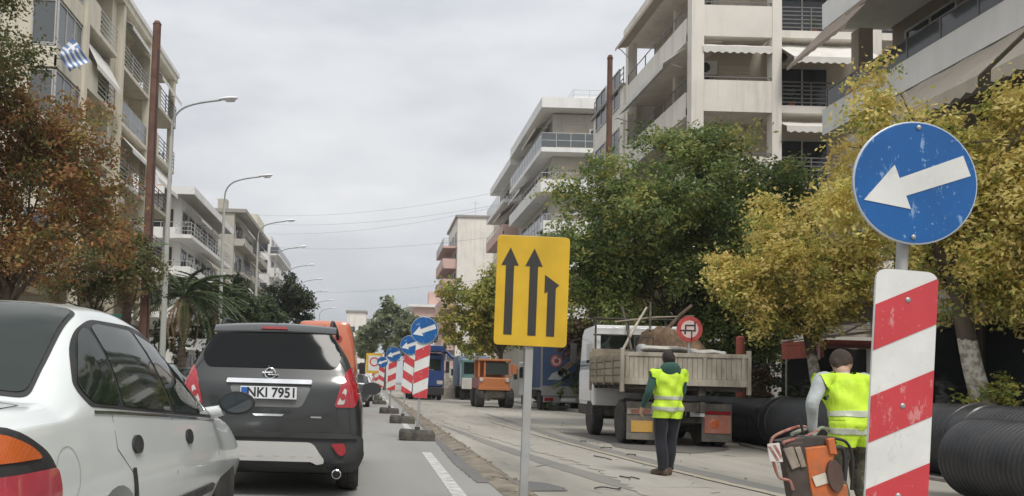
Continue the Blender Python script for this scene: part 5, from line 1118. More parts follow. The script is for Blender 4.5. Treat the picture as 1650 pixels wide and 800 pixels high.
for sg in (-1, 1): truck_wheel(trk, sg * .98, .95, .47, .26, sg, True); truck_wheel(trk, sg * 1.03, 3.75, .47, .27, sg)
m = MB(); m.box(-.42, -.3, -.02, 4.9, .72, .95); m.box(.3, .42, -.02, 4.9, .72, .95)
for y in (.02, 1.0, 2.2, 3.3): m.box(-.3, .3, y, y + .12, .74, .93)
m.cyl((-.95, .95, .47), (.95, .95, .47), .09); m.ell((0, .95, .47), (.22, .2, .2)); m.cyl((-1, 3.75, .47), (1, 3.75, .47), .06); m.box(-.42, .42, 3.0, 4.6, .5, .75); m.build('chassis', m_chas, trk, bevel=.006)
m = MB(); m.box(-bw + .03, bw - .03, .03, bl, FZ - .06, FZ); 
for x in (-.36, .36): m.box(x - .07, x + .07, .05, bl, FZ - .24, FZ - .064)
for k in range(7): m.box(-bw + .04, bw - .04, .1 + k * .47, .16 + k * .47, FZ - .14, FZ - .064)
m.build('bed_floor', m_chas, trk)
tg = MB(); tg.box(-bw, bw, -.01, .025, FZ - .02, TOP - .05); tg = tg.build('tailgate', m_board, trk, bevel=.004)
m = MB(); m.box(-bw, bw, -.045, -.012, TOP - .13, TOP - .045); m.box(-bw, bw, -.045, -.012, FZ - .04, FZ + .1)
for x in (-1.2, -.42, .38, 1.16): m.box(x - .03, x + .04, -.043, -.012, FZ + .102, TOP - .132)
m.build('frame', m_board, tg, bevel=.006)
for i, (a, b) in enumerate(((-1.15, -.46), (-.37, .34), (.43, 1.12))):
    m = MB(); k = 7
    for q in range(k): m.box(a + (b - a) * q / k + .005, a + (b - a) * (q + 1) / k - .005, -.022, -.0125, FZ + .105, TOP - .135)
    m.build('panel', m_board, tg)
for sg in (-1, 1):
    m = MB(); m.box(sg * bw, sg * (bw + .07), -.05, .06, FZ - .2, TOP + .03); m.build('corner_post', m_board, trk, bevel=.008)
    sb = MB(); sb.box(sg * (bw + .0), sg * (bw + .02), .065, bl - .1, FZ - .02, TOP - .06); sb = sb.build('side_board', m_board2, trk)
    for k in range(4):
        z = FZ + k * .155; m = MB(); m.box(sg * (bw + .022), sg * (bw + .05), .07, bl - .12, z, z + .137); m.build('plank', m_board2, sb, bevel=.008)
    m = MB()
    for y in (.7, 1.5, 2.3): m.box(sg * (bw + .052), sg * (bw + .075), y, y + .06, FZ - .05, TOP - .07)
    m.box(sg * (bw + .01), sg * (bw + .06), bl - .1, bl, FZ - .2, TOP + .05); m.build('side_post', m_board2, trk)
    # mud flaps
    f = MB(); f.box(sg * .78 - .31, sg * .78 + .31, .37, .39, .12, .92); f = f.build('mud_flap', m_flap, trk, bevel=.004)
    if sg < 0:
        m = MB(); m.box(-1.0, -.55, .355, .367, .28, .52); m.build('yellow_plate', M('amber plate', (.6, .34, .06), .5, dirt=(.4, .3, .2), damt=.4), f, bevel=.004); m = MB(); m.box(-1.08, -.48, .345, .366, .66, .78); m.build('light_bar', m_board, f)
        m = MB(); m.box(-1.0, -.6, .335, .344, .68, .76); m.build('tail_lamp', M('dusty red lamp', (.3, .12, .09), .4), f)
    else:
        m = MB(); m.box(.52, 1.06, .35, .366, .3, .68); m.build('red_plate', M('faded red plate', (.5, .17, .11), .5, dirt=(.45, .35, .27), dscale=5, damt=.8), f); m = MB(); m.box(.5, 1.06, .35, .366, .7, .76); m.build('tail_lamp', m_lred, f); m = MB(); m.ell((.72, .345, .5), (.1, .012, .1), None, 12, 6); m.build('rear_lamp', m_lor, f)
m = MB(); m.box(-.45, .45, .3, .35, .5, .62); m.box(-.08, .08, .2, .34, .6, .75); bb = m.build('rear_beam', m_chas, trk); m = MB(); m.box(.2, .5, .29, .298, .64, .75); m.build('number_plate', m_plate_w, bb); m = MB(); m.box(-.15, .12, .29, .298, .66, .74); m.build('number_plate', m_plate_w, bb)
m = MB(); m.cyl((0, 1.2, .8), (0, 1.7, 1.1), .09); m.build('tipping_ram', m_galv, trk)
# headboard and pipe rack
m = MB(); m.box(-bw, bw, bl, bl + .04, FZ, TOP + .15); m.build('headboard', m_board2, trk)
m = MB()
for x in (-1.15, -.35, .55, 1.15): m.tube([(x, bl + .08, TOP - .1), (x, bl + .08, 2.95)], .025, 6)
m.tube([(-1.2, bl + .08, 2.9), (1.2, bl + .08, 2.9)], .028, 6); m.tube([(-1.2, bl + .08, 2.5), (1.2, bl + .08, 2.5)], .022, 6); m.build('ladder_rack', m_chas, trk, smooth=60)
# cab
cb = MB(); y0, y1 = bl + .2, bl + 1.95
prof = [(y0, .75), (y1, .75), (y1 + .02, 1.55), (y1 - .3, 2.62), (y1 - .5, 2.74), (y0 + .08, 2.76), (y0, 2.68)]
rings = []
for x, s in ((-1.16, .0), (-1.1, .03), (1.1, .03), (1.16, .0)): rings.append([(x, y + (0 if s else (.02 if y < y0 + .5 else -.03)), z - (0 if s or z < 2 else .06)) for y, z in prof])
cb.loft(rings); cb = fixn(cb.build('cab', m_twhite, trk, bevel=.02))
m = MB(); m.box(-1.0, 1.0, y0 - .012, y0 + .01, 1.75, 2.5); m.build('rear_window', m_carglass, cb, bevel=.01)
for sg in (-1, 1):
    m = MB(); m.add([(sg * 1.166, y0 + .35, 1.65), (sg * 1.166, y1 - .1, 1.65), (sg * 1.146, y1 - .38, 2.45), (sg * 1.146, y0 + .35, 2.45)], [(0, 1, 2, 3)]); m.build('side_window', m_carglass, cb)
    d = MB(); d.box(sg * 1.161, sg * 1.18, y0 + .3, y1 - .08, .85, 1.6); d.build('door', m_twhite, cb, bevel=.01)
    m = MB(); m.box(sg * 1.3, sg * 1.45, y1 - .3, y1 - .2, 1.85, 2.35); m.tube([(sg * 1.15, y1 - .1, 2.5), (sg * 1.4, y1 - .2, 2.42), (sg * 1.4, y1 - .2, 1.8), (sg * 1.15, y1 - .1, 1.75)], .015, 6); m.build('mirror', m_black_pl, cb)
m = MB(); m.add([(-1.02, y1 + .012, 1.62), (1.02, y1 + .012, 1.62), (.98, y1 - .26, 2.56), (-.98, y1 - .26, 2.56)], [(0, 1, 2, 3)]); m.build('windscreen', m_carglass, cb)
m = MB(); m.box(-1.17, 1.17, y0 + .02, y1 + .03, .5, .74); m.build('bumper', m_chas, cb)
# what lies on the truck
m_soil = M('heaped soil', (.17, .11, .065), .95, var=.55, scale=5, bmp=1)
def heap(name, label, loc, sx, sy, h, mat, seed, cat='heap', n=26):
    g = random.Random(seed); ph = [(g.uniform(.8, 3.2), g.uniform(.8, 3.2), g.uniform(0, 6)) for _ in range(7)]
    vs = []; fs = []
    for j in range(n):
        for i in range(n):
            u, v = i / (n - 1) * 2 - 1, j / (n - 1) * 2 - 1; rr = max(0, 1 - (u * u + v * v) ** .9)
            z = h * min(1, rr * 1.5) ** .8 * (1 + .3 * sum(math.sin(a * u * 3 + b * v * 3 + c) for a, b, c in ph) / 3) + g.uniform(-.05, .05) * h + .05 * h * math.sin(i * 2.3 + j * 1.1) * rr
            vs.append((u * sx, v * sy, max(-.02, z)))
    for j in range(n - 1):
        for i in range(n - 1): a = j * n + i; fs.append((a, a + 1, a + n + 1, a + n))
    m = MB(); m.add(vs, fs); o = m.build(name, mat, None, smooth=70); o.location = loc; return tag(o, label, cat)
heap('soil_heap', 'heap of brown soil on the bed of the tipper truck', (6.75, 18.5, FZ + ZR), 1.0, 1.3, .98, m_soil, 9)
def on_truck(x, y, z): return trk.matrix_basis @ Vector((x, y, z)) if False else Vector((6.48, 16.7, ZR)) + Matrix.Rotation(R(-3.2), 3, 'Z') @ Vector((x, y, z))
m = MB()
m_bag = M('white sack cloth', (.5, .475, .42), .9, var=.2, scale=6, bmp=.6)
for x, y, z, a, lab in ((-.1, .8, TOP + .07, .15, 'long white sack lying across the tailgate end of the bed'), (.62, .5, TOP + .0, -.1, 'small pale sack beside the long one on the bed')):
    m = MB(); s = 1 if x < 0 else .55; m.loft([[(k * .62 * s, .26 * w * math.cos(q), .075 * w * math.sin(q) + .02 * math.sin(k * 7)) for q in [2 * math.pi * i / 14 for i in range(14)]] for k, w in ((-1, .35), (-.9, .85), (-.4, 1.05), (.2, .95), (.8, 1), (.95, .8), (1, .3))]); o = m.build('sack', m_bag, None, smooth=60); o.location = on_truck(x, y, z - .02); o.rotation_euler = (0, .03, a); tag(o, lab, 'sack')
m = MB(); m.box(-1.18, 1.15, -.1, 1.2, -.06, 0, Matrix.Translation((0, 0, 0))); o = m.build('bed_sheet', m_chas, None); o.location = on_truck(0, .2, TOP - .12); o.rotation_euler.z = R(-3.2); tag(o, 'grey boards laid over the load just inside the tailgate', 'boards')
g = random.Random(8)
for i, (a, b, rad, lab) in enumerate((((-1.0, 1.4, 1.9), (-.05, 2.7, 3.15), .035, 'pale timber pole leaning diagonally on the truck bed'), ((-.75, 1.2, 1.85), (-.55, 3.0, 3.2), .03, 'dark upright pole on the truck bed near the cab'), ((-.9, 2.3, 2.75), (1.0, 2.5, 2.95), .025, 'thin rod lying across the top of the soil heap'), ((-.3, 1.5, 2.5), (.1, 2.9, 3.3), .028, 'dark bent rod sticking up behind the soil heap'), ((.3, 2.2, 2.6), (.95, 2.5, 3.2), .05, 'splintered branch poking out of the soil heap'))):
    m = MB(); a, b = on_truck(*a), on_truck(*b); m.tube([a, a.lerp(b, .5) + Vector((0, 0, .04)), b], [rad, rad, rad * .8], 7); tag(m.build('pole', (m_board, m_chas, m_board2, m_chas, m_bark)[i], smooth=60), lab, 'pole')
m = MB(); k = Vector(on_truck(-.62, 1.1, 1.22))
tool = T('compactor', 'small dark engine unit standing on the left of the truck bed', 'machine', k, R(10)); m.box(-.2, .2, -.2, .2, 0, .6); m.build('housing', m_chas, tool, bevel=.03); m = MB(); m.lathe([(.1, 0), (.13, .1), (.13, .3), (.08, .36)], (.05, 0, .6)); m.build('drum', m_galv, tool, smooth=40); m = MB(); m.tube([(-.2, -.15, .5), (-.25, -.2, 1.1), (.2, -.2, 1.1), (.2, -.15, .5)], .02); m.build('handle', m_chas, tool)

# --- blue box truck
m_bblue = M('blue curtain side', (.045, .09, .19), .55, var=.15, scale=1.5, dirt=(.16, .17, .19), dscale=1.2, damt=.4)
m_truckgrey = M('grey truck metal', (.33, .33, .32), .6, dirt=(.2, .18, .15), damt=.5)
bx = T('box_truck', 'blue box truck with a log picture on its back beyond the white truck', 'truck', (9.45, 39.3, ZR))
m = MB(); m.box(-1.2, 1.2, 0, 4.6, 1.0, 3.65); m.build('box_body', m_bblue, bx, bevel=.03)
m = MB()
for a in ((-1.23, -1.15, -.03, .03, .95, 3.68), (1.15, 1.23, -.03, .03, .95, 3.68), (-1.15, 1.15, -.03, .03, 3.58, 3.68), (-1.23, -1.15, 4.55, 4.62, .95, 3.68)): m.box(*a)
m.box(-1.21, -1.2, .03, 4.55, 1.0, 1.1); m.build('frame', m_truckgrey, bx)
m = MB(); m.box(-1.2, 1.2, -.12, -.032, .72, 1.2); m.build('tail_lift', m_truckgrey, bx, bevel=.01); m = MB(); m.box(-1.1, 1.1, -.06, .04, .4, .7); bm_ = m.build('bumper', m_truckgrey, bx)
m = MB(); m.box(-1.05, -.62, -.075, -.062, .46, .62); m.build('tail_lamp', m_lred, bm_); m = MB(); m.box(-.25, .45, -.075, -.062, .46, .62); m.build('number_plate', m_plate_w, bm_)
m = MB(); m.lathe([(.3, 0), (.3, .004)], (-.5, -.032, 2.42), (0, -1, 0), 28); e = m.build('ring_emblem', M('printed red', (.42, .1, .1), .6, var=.2), bx); m = MB(); m.lathe([(.22, 0), (.22, .003)], (-.5, -.0365, 2.42), (0, -1, 0), 24); m.build('ring_centre', M('printed pinkish white', (.55, .42, .42), .6, var=.25, scale=8), e); m = MB(); m.lathe([(.12, 0), (.12, .003)], (-.48, -.04, 2.42), (0, -1, 0), 20); m.build('ring_core', M('printed dark red', (.3, .06, .07), .6), e)
m = MB(); c, s = math.cos(.75), math.sin(.75); m.prism([(x * c - z * s, x * s + z * c) for x, z in [(-.45, -.13), (1.1, -.16), (1.15, .1), (-.4, .12), (-.5, 0)]], (-.05, -.031, 2.1), (1, 0, 0), (0, 0, 1), .003); fixn(m.build('log_print', M('printed log brown', (.3, .22, .15), .7, var=.4, scale=6), bx)); m = MB(); m.prism([(-.9, 1.2), (-.3, 1.2), (.2, 1.6), (-.2, 1.75), (-.7, 1.5)], (0, -.031, .3), (1, 0, 0), (0, 0, 1), .003); fixn(m.build('white_print', M('printed pale grey', (.4, .42, .45), .7), bx))
for sg in (-1, 1): truck_wheel(bx, sg * 1.0, 1.0, .45, .26, sg, True); truck_wheel(bx, sg * 1.0, 5.2, .45, .26, sg)
m = MB(); m.box(-.45, .45, 0, 6, .5, .95); m.build('chassis', m_chas, bx); m = MB(); m.box(-1.15, 1.15, 4.75, 6.4, .6, 2.5); cb = m.build('cab', m_twhite, bx, bevel=.08, seg=3)
for sg in (-1, 1):
    m = MB(); m.box(sg * 1.151, sg * 1.16, 5.1, 6.1, 1.6, 2.2); m.build('side_window', m_carglass, cb); m = MB(); m.box(sg * 1.25, sg * 1.45, 6.2, 6.3, 1.5, 2.1); m.build('mirror', m_black_pl, cb)

# --- orange works vehicle, teal one behind, blue lorry facing us
m_wor = paint('faded orange machine paint', (.5, .17, .05), 0, .55, (.3, .2, .12), .5)
ow = T('works_vehicle', 'orange works vehicle with big treaded tyres parked facing the camera', 'works vehicle', (6.35, 41.5, ZR))
m = MB(); m.loft([[(x, y, z) for x, y in ((-.85, 0), (.75, 0), (.8, 2.6), (-.9, 2.6))] for z in (.95, 1.55)]); m.build('body', m_wor, ow, bevel=.05)
m = MB(); m.box(-.88, .78, -.06, .0, .9, 1.05); m.build('bumper', m_wor, ow, bevel=.01)
cab_ = MB()
for x in (-.85, -.55, .72): cab_.box(x - .05, x + .05, .02, .1, 1.551, 2.4)
cab_.box(-.92, .8, -.05, 1.8, 2.4, 2.5); cab_.box(-.9, .77, 1.5, 1.6, 1.551, 2.4); cab_.build('cab_frame', m_wor, ow, bevel=.015)
m = MB(); m.box(-.5, .67, .04, .07, 1.7, 2.32); m.build('windscreen', glass_dark('dusty windscreen', (.05, .06, .055), .15), ow)
for x in (-.72, .62):
    m = MB(); m.lathe([(.1, 0), (.1, .06), (.09, .07)], (x * 1.0, -.0, 1.42), (0, -1, 0), 16); m.build('headlight', m_lwhite, ow)
m = MB(); m.box(.85, 1.1, .0, .15, 1.75, 2.25); m.tube([(.75, .1, 1.6), (.98, .08, 1.7)], .02); m.build('mirror', m_wor, ow, bevel=.02)
for sg in (-1, 1): truck_wheel(ow, sg * .75, .35, .5, .42, sg); truck_wheel(ow, sg * .75, 2.1, .5, .42, sg)
m = MB(); m.box(-.5, .5, 0, 2.5, .5, .94); m.cyl((-.7, .35, .5), (.7, .35, .5), .09); m.box(-.55, -.2, -.1, .1, .4, .7); m.build('chassis', m_chas, ow)
m_teal = paint('faded teal paint', (.12, .24, .23), 0, .5, damt=.3)
tv = T('works_truck', 'teal and pale works truck half hidden behind the orange vehicle', 'truck', (7.6, 58.5, ZR))
m = MB(); m.box(-1.1, 1.1, 0, 1.8, .9, 3.0); m.build('cab', m_teal, tv, bevel=.12, seg=3); m = MB(); m.box(-.95, .95, -.02, .0, 1.9, 2.75); m.build('windscreen', m_carglass, tv); m = MB(); m.box(-1.1, 1.1, -.12, -.0, .8, 1.6); m.build('grille', M('pale grille', (.55, .53, .48), .6), tv, bevel=.03)
m = MB(); m.box(-1.2, 1.2, 1.9, 5.5, 1.0, 3.3); m.build('load_body', M('blue grey tarpaulin', (.2, .25, .32), .8), tv, bevel=.1)
for sg in (-1, 1): truck_wheel(tv, sg * .95, .6, .48, .28, sg); truck_wheel(tv, sg * .95, 4.5, .48, .28, sg)
m_lb = paint('deep blue lorry paint', (.012, .05, .19), 0, .4, damt=.2)
bl_ = T('lorry', 'deep blue lorry facing the camera behind the striped boards', 'lorry', (3.72, 55.5, ZR))
m = MB(); m.box(-1.25, 1.25, 0, 2.2, .9, 3.1); cb = m.build('cab', m_lb, bl_, bevel=.12, seg=3); m = MB(); m.box(-1.0, 1.0, -.02, .0, 2.05, 2.8); m.build('windscreen', m_carglass, cb); m = MB(); m.box(-1.25, 1.25, -.1, .3, .35, .88); b = m.build('bumper', m_black_pl, bl_, bevel=.04)
for x in (-.95, .95): m = MB(); m.box(x - .2, x + .2, -.03, .0, 1.1, 1.35); m.build('headlight', m_lwhite, cb)
for sg in (-1, 1):
    m = MB(); m.box(sg * 1.35, sg * 1.6, .1, .25, 1.9, 2.7); m.build('mirror', m_black_pl, cb); truck_wheel(bl_, sg * 1.0, 1.0, .5, .3, sg); truck_wheel(bl_, sg * 1.0, 5.5, .5, .3, sg, True)
m = MB(); m.box(-1.25, 1.25, 2.4, 7, 1.1, 3.3); m.build('load_body', m_lb, bl_, bevel=.05); m = MB(); m.box(-1.3, 1.3, -.5, 2.6, 3.35, 3.75); m.tube([(.8, 2.5, 3.6), (1.5, .4, 3.3), (1.8, -.2, 2.9)], .12, 8); m.build('crane_boom', m_lb, bl_, bevel=.04)
yl = T('road_roller', 'yellow machine with a pale cab far off beside the blue lorry', 'machine', (8.0, 74, ZR))
m = MB(); m.box(-.9, .9, 0, 2, 1.6, 2.7); m.build('cab', M('pale cab', (.55, .55, .48), .6), yl, bevel=.05); m = MB(); m.box(-.75, .75, -.02, 0, 1.9, 2.5); m.build('windscreen', m_carglass, yl); m = MB(); m.box(-.95, .95, -.5, 1, .9, 1.55); m.build('bonnet', m_yelw, yl, bevel=.06)
for x in (-.7, -.2, .3, .75): m = MB(); m.box(x - .05, x + .05, -.55, -.51, .5, 1.5); m.build('guard_bar', m_yelw, yl)
m = MB(); m.cyl((-.95, .1, .55), (.95, .1, .55), .55, n=24); m.build('drum', m_galv, yl, smooth=40)
heap('dirt_mound', 'low mound of brown earth in front of the far yellow machine', (7.6, 66, ZR), 3.2, 3.5, 1.0, m_dirt, 6)
# ------------------------------------------------------------------ black corrugated pipes
m_pipe = M('black plastic pipe', (.024, .025, .028), .3, var=.15, scale=2, dirt=(.1, .095, .085), dscale=2.5, damt=.3)
def pipe(label, x, y0, y1, r_, bell=True, pitch=.07, rz=0):
    t = T('drain_pipe', label, 'pipe', (x, y0, ZR + r_), rz); Ln = y1 - y0
    prof = []; n = int((Ln - (.3 if bell else 0)) / pitch)
    for k in range(n):
        h = k * pitch; prof += [(r_ - .032, h), (r_ - .03, h + pitch * .2), (r_ - .004, h + pitch * .34), (r_, h + pitch * .52), (r_, h + pitch * .72), (r_ - .006, h + pitch * .86), (r_ - .032, h + pitch * .97)]
    m = MB(); m.lathe(prof, (0, 0, 0), (0, 1, 0), 56, cap=False); m.build('pipe_wall', m_pipe, t, smooth=80)
    m = MB(); m.lathe([(r_ - .06, 0), (r_ - .06, Ln)], (0, 0, 0), (0, 1, 0), 48, cap=False); m.lathe([(r_ - .06, .002), (r_ - .021, .002)], (0, 0, 0), (0, 1, 0), 48, cap=False); m.lathe([(r_ - .06, Ln - .002), (r_ - .018, Ln - .002)], (0, 0, 0), (0, 1, 0), 48, cap=False); m.build('pipe_lining', m_pipe, t, smooth=60)
    if bell:
        h = n * pitch; m = MB(); m.lathe([(r_ - .032, h - .01), (r_ + .012, h + .02), (r_ + .016, h + .1), (r_ + .016, Ln - .06), (r_ + .03, Ln - .05), (r_ + .03, Ln), (r_ - .02, Ln)], (0, 0, 0), (0, 1, 0), 56, cap=False); m.build('collar', m_pipe, t, smooth=50)
    return t
pipe('black ribbed pipe in the back row at the right edge, under the whitewashed trunk', 8.93, 5.2, 11.9, .55)
pipe('black ribbed pipe in the back row beside the man at the machine', 8.93, 11.95, 17.5, .55)
pipe('black pipe end in the back row showing beyond the tipper truck', 8.93, 17.55, 22.5, .53, bell=False)
pipe('black ribbed pipe lying in front of the back row at the right edge', 7.25, 3.6, 9.7, .48, bell=False, rz=R(0))
m = MB(); m_timber = M('grey timber', (.22, .2, .17), .9, var=.25)
for i, (x, y, ln, a) in enumerate(((8.3, 16.4, 3.2, 1.45), (8.25, 12.5, 2.4, 1.62))):
    m = MB(); m.box(-ln / 2, ln / 2, -.06, .06, 0, .05); o = m.build('timber_batten', m_timber, bevel=.005); o.location = (x - .25 + i * .1, y, ZR); o.rotation_euler.z = a; tag(o, ('grey timber batten along the foot of the pipe behind the truck', 'grey timber batten at the foot of the pipe by the machine')[i], 'timber')

# ------------------------------------------------------------------ people
def cloth(name, col, rough=.85, var=.18, scale=9):
    m, t, b = node_mat(name); c = ramp(t, noise(t, scale, 4), [(.3, [x * (1 - var) for x in col]), (.7, [min(1, x * (1 + var)) for x in col])])
    t.links.new(c, b.inputs['Base Color']); b.inputs['Roughness'].default_value = rough; b.inputs['Sheen Weight'].default_value = .15
    bump(t, b, noise(t, 14, 4, (1, 1, .5)), .35, .02); return m
m_skin = M('skin', (.46, .29, .2), .55, var=.08); m_hair = M('dark hair', (.03, .022, .017), .7, var=.3, scale=40, bmp=.5); m_hairb = M('brown hair', (.05, .033, .021), .7, var=.3, scale=40, bmp=.5)
m_hiviz, _t, _b = node_mat('high visibility cloth'); _c = ramp(_t, noise(_t, 5, 4), [(.3, (.52, .78, .03)), (.7, (.64, .9, .06))]); _c = mixc(_t, ramp(_t, noise(_t, 6, 6, (1, 1, .6), .7), [(.52, (0,) * 3), (.8, (.45,) * 3)]), _c, (.4, .45, .12)); _t.links.new(_c, _b.inputs['Base Color']); _b.inputs['Roughness'].default_value = .7; bump(_t, _b, noise(_t, 6, 5, (1, 1, .35)), .9, .05)
_b.inputs['Emission Color'].default_value = (0, 0, 0, 1)
m_band = M('reflective band', (.47, .5, .4), .4, var=.08); m_hood = cloth('dark green cloth', (.02, .075, .055)); m_navy = cloth('dark navy trousers', (.009, .01, .016)); m_grsl = cloth('grey sleeve', (.4, .43, .42)); m_boot = M('dusty brown boots', (.1, .07, .045), .8, var=.3)
m_camo, _t, _b = node_mat('camouflage trousers'); _c = ramp(_t, noise(_t, 11, 3), [(.4, (.05, .05, .035)), (.48, (.16, .14, .09)), (.55, (.07, .075, .045)), (.65, (.2, .18, .13))]); _t.links.new(_c, _b.inputs['Base Color']); _b.inputs['Roughness'].default_value = .9
for r_e in _c.node.color_ramp.elements: pass
def ring_el(c, rx, ry, rot, n=20): return [Vector(c) + rot @ Vector((rx * math.cos(2 * math.pi * i / n), ry * math.sin(2 * math.pi * i / n), 0)) for i in range(n)]
def person(label, loc, rz, J, mats, hair, vest_hem, hood=False, collar=None):
    """J: joints in local metres (x right, y forward). The body is one fused surface; vest, bands and hair are shells over it."""
    root = T('person', label, 'person', loc, rz); G = {k: MB() for k in ('torso', 'arm', 'legs', 'skin', 'boots')}
    V = {k: Vector(v) for k, v in J.items()}
    pel, ch, nk, hd = V['pelvis'], V['chest'], V['neck'], V['head']
    ax = (ch - pel).normalized(); q = ax.to_track_quat('Z', 'Y').to_matrix() if abs(ax.z) < .999 else Matrix.Identity(3)
    q = Matrix.Identity(3); q.col[2] = ax; q.col[0] = Vector((1, 0, 0)) - ax * ax.x; q.col[0].normalize(); q.col[1] = q.col[2].cross(q.col[0])
    L_ = (ch - pel).length
    G['torso'].loft([ring_el(pel + ax * h * L_, a, b, q, 24) for h, a, b in ((-.12, .12, .08), (-.06, .168, .118), (.08, .178, .125), (.3, .165, .118), (.6, .185, .125), (.85, .205, .13), (1.0, .2, .12), (1.1, .165, .1), (1.17, .095, .075), (1.22, .06, .06))])
    G['skin'].tube([nk + Vector((0, -.005, -.07)), nk, hd + Vector((0, -.01, -.06))], [.064, .06, .062], 14)
    hf = V['look'].normalized(); hr = Matrix.Identity(3); hr.col[1] = hf; hr.col[0] = hf.cross(Vector((0, 0, 1))).normalized(); hr.col[2] = hr.col[0].cross(hf)
    G['skin'].ell(hd, (.075, .098, .112), hr, 20, 14); G['skin'].ell(hd + hr @ Vector((0, .03, -.06)), (.056, .062, .062), hr, 16, 10)
    G['skin'].ell(hd + hr @ Vector((0, .1, -.015)), (.014, .02, .024), hr, 10, 6)
    for s in (-1, 1): G['skin'].ell(hd + hr @ Vector((s * .077, -.005, -.01)), (.012, .02, .032), hr, 10, 6)
    for s in ('l', 'r'):
        sh, el, wr = V['sh_' + s], V['el_' + s], V['wr_' + s]; sg = -1 if s == 'l' else 1
        G['arm'].tube(catmull([ch.lerp(sh, .6) + Vector((0, 0, -.01)), sh, sh.lerp(el, .5) + Vector((sg * .006, -.004, 0)), el, el.lerp(wr, .5), wr], 4), [.072] * 3 + [.07, .069, .067, .064, .062, .06, .058, .057, .056, .055, .053, .05, .047, .044, .042, .041, .04, .04], 14)
        d = (wr - el).normalized(); pn = V.get('palm_' + s, Vector((sg * -1, 0, 0))); pn = (pn - d * pn.dot(d)).normalized(); sd_ = d.cross(pn).normalized()
        if sd_.y < 0: sd_ = -sd_
        pc = wr + d * .055; rot = Matrix.Identity(3); rot.col[0] = sd_; rot.col[1] = pn; rot.col[2] = d
        G['skin'].tube([wr - d * .03, wr + d * .02], [.03, .028], 10); G['skin'].ell(pc, (.042, .018, .055), rot, 12, 8)
        for f, (off, ln) in enumerate(((-.031, .062), (-.011, .074), (.011, .079), (.031, .07))):
            b0 = pc + sd_ * off + d * .043; b1 = b0 + d * ln * .48 + pn * ln * .14; b2 = b1 + d * ln * .2 + pn * ln * .36; b3 = b2 - d * ln * .04 + pn * ln * .26
            G['skin'].tube([b0 - d * .02, b0, b1, b2, b3], [.01, .0105, .0098, .009, .0075], 8)
        t0 = pc + sd_ * .034 - d * .015; G['skin'].tube([t0, t0 + sd_ * .028 + d * .03 + pn * .012, t0 + sd_ * .034 + d * .06 + pn * .03], [.014, .012, .009], 8)
        hp, kn, an = V['hip_' + s], V['kn_' + s], V['an_' + s]
        pts = catmull([hp + Vector((0, 0, .07)), hp + Vector((0, 0, -.04)), hp.lerp(kn, .5), kn, kn.lerp(an, .45) + Vector((0, -.018, 0)), an + Vector((0, 0, .05)), an + Vector((0, 0, -.02))], 4); k = len(pts)
        rr = [np.interp(i / (k - 1), [0, .17, .33, .5, .67, .85, 1], [.102, .102, .094, .078, .078, .07, .072]) for i in range(k)]; G['legs'].tube(pts, [float(x) for x in rr], 16)
        ft = V.get('ft_' + s, Vector((sg * .15, 1, 0))).normalized(); fr_ = Matrix.Identity(3); fr_.col[1] = ft; fr_.col[0] = ft.cross(Vector((0, 0, 1))).normalized(); fr_.col[2] = Vector((0, 0, 1))
        A = Vector((an.x, an.y, an.z - .055))
        G['boots'].loft([[A + fr_ @ Vector((w * math.cos(a), y, max(-.042, h * math.sin(a)) + dz)) for a in [2 * math.pi * i / 14 for i in range(14)]] for y, w, h, dz in ((-.085, .02, .03, 0), (-.07, .04, .06, .01), (0, .044, .075, .02), (.07, .046, .06, .0), (.14, .05, .045, -.004), (.19, .04, .036, -.008), (.215, .015, .02, -.015))]); G['boots'].tube([an + Vector((0, 0, -.06)), an + Vector((0, 0, .04))], [.05, .05], 12)
    G['torso'].k = 0; al = MB(); order = ['torso', 'arm', 'legs', 'skin', 'boots']
    trees = {}
    for k in order:
        al.add(G[k].v, G[k].f); bm = bmesh.new(); vv = [bm.verts.new(v) for v in G[k].v]
        for f in G[k].f:
            try: bm.faces.new([vv[i] for i in f])
            except ValueError: pass
        trees[k] = BVHTree.FromBMesh(bm); bm.free()
    o = fixn(al.build('body', mats['torso'], root)); md = o.modifiers.new('r', 'REMESH'); md.mode = 'VOXEL'; md.voxel_size = .0075; sm = o.modifiers.new('s', 'SMOOTH'); sm.iterations = 4; sm.factor = .5
    apply_mods(o); me = o.data; me.materials.clear()
    for k in order: me.materials.append(mats[k])
    own = []
    for p in me.polygons:
        best = min(((trees[k].find_nearest(p.center)[3] or 9) - (.006 if k in ('torso', 'arm') and p.center.z < nk.z + .0 else 0) + (.03 if k == 'skin' and (p.center - hd).length > .24 and min((p.center - V['wr_l']).dot((V['wr_l'] - V['el_l']).normalized()), 9) < .0 and (p.center - V['wr_r']).dot((V['wr_r'] - V['el_r']).normalized()) < 0 else 0), i) for i, k in enumerate(order)); own.append(best[1])
    me.polygons.foreach_set('material_index', own); me.polygons.foreach_set('use_smooth', [True] * len(own)); me.update()
    def shell(name, mat, sel, off, planes=(), par=root, wr_=0.0, th=.004):
        bm = bmesh.new(); bm.from_mesh(me); bm.faces.ensure_lookup_table()
        bmesh.ops.delete(bm, geom=[f for i, f in enumerate(bm.faces) if not sel(f.calc_center_median(), own[i])], context='FACES')
        for co, no_ in planes: bmesh.ops.bisect_plane(bm, geom=bm.verts[:] + bm.edges[:] + bm.faces[:], plane_co=co, plane_no=no_, clear_outer=True)
        bm.normal_update(); g_ = random.Random(3)
        nv = {v: v.normal.copy() for v in bm.verts}
        for v in bm.verts:
            w = wr_ * (math.sin(v.co.z * 31 + v.co.x * 23) + math.sin(v.co.x * 41 - v.co.z * 17 + v.co.y * 30)) if wr_ else 0; v.co += nv[v] * (off + w)
        m2 = bpy.data.meshes.new(name); bm.to_mesh(m2); bm.free(); m2.materials.append(mat)
        for p in m2.polygons: p.material_index = 0
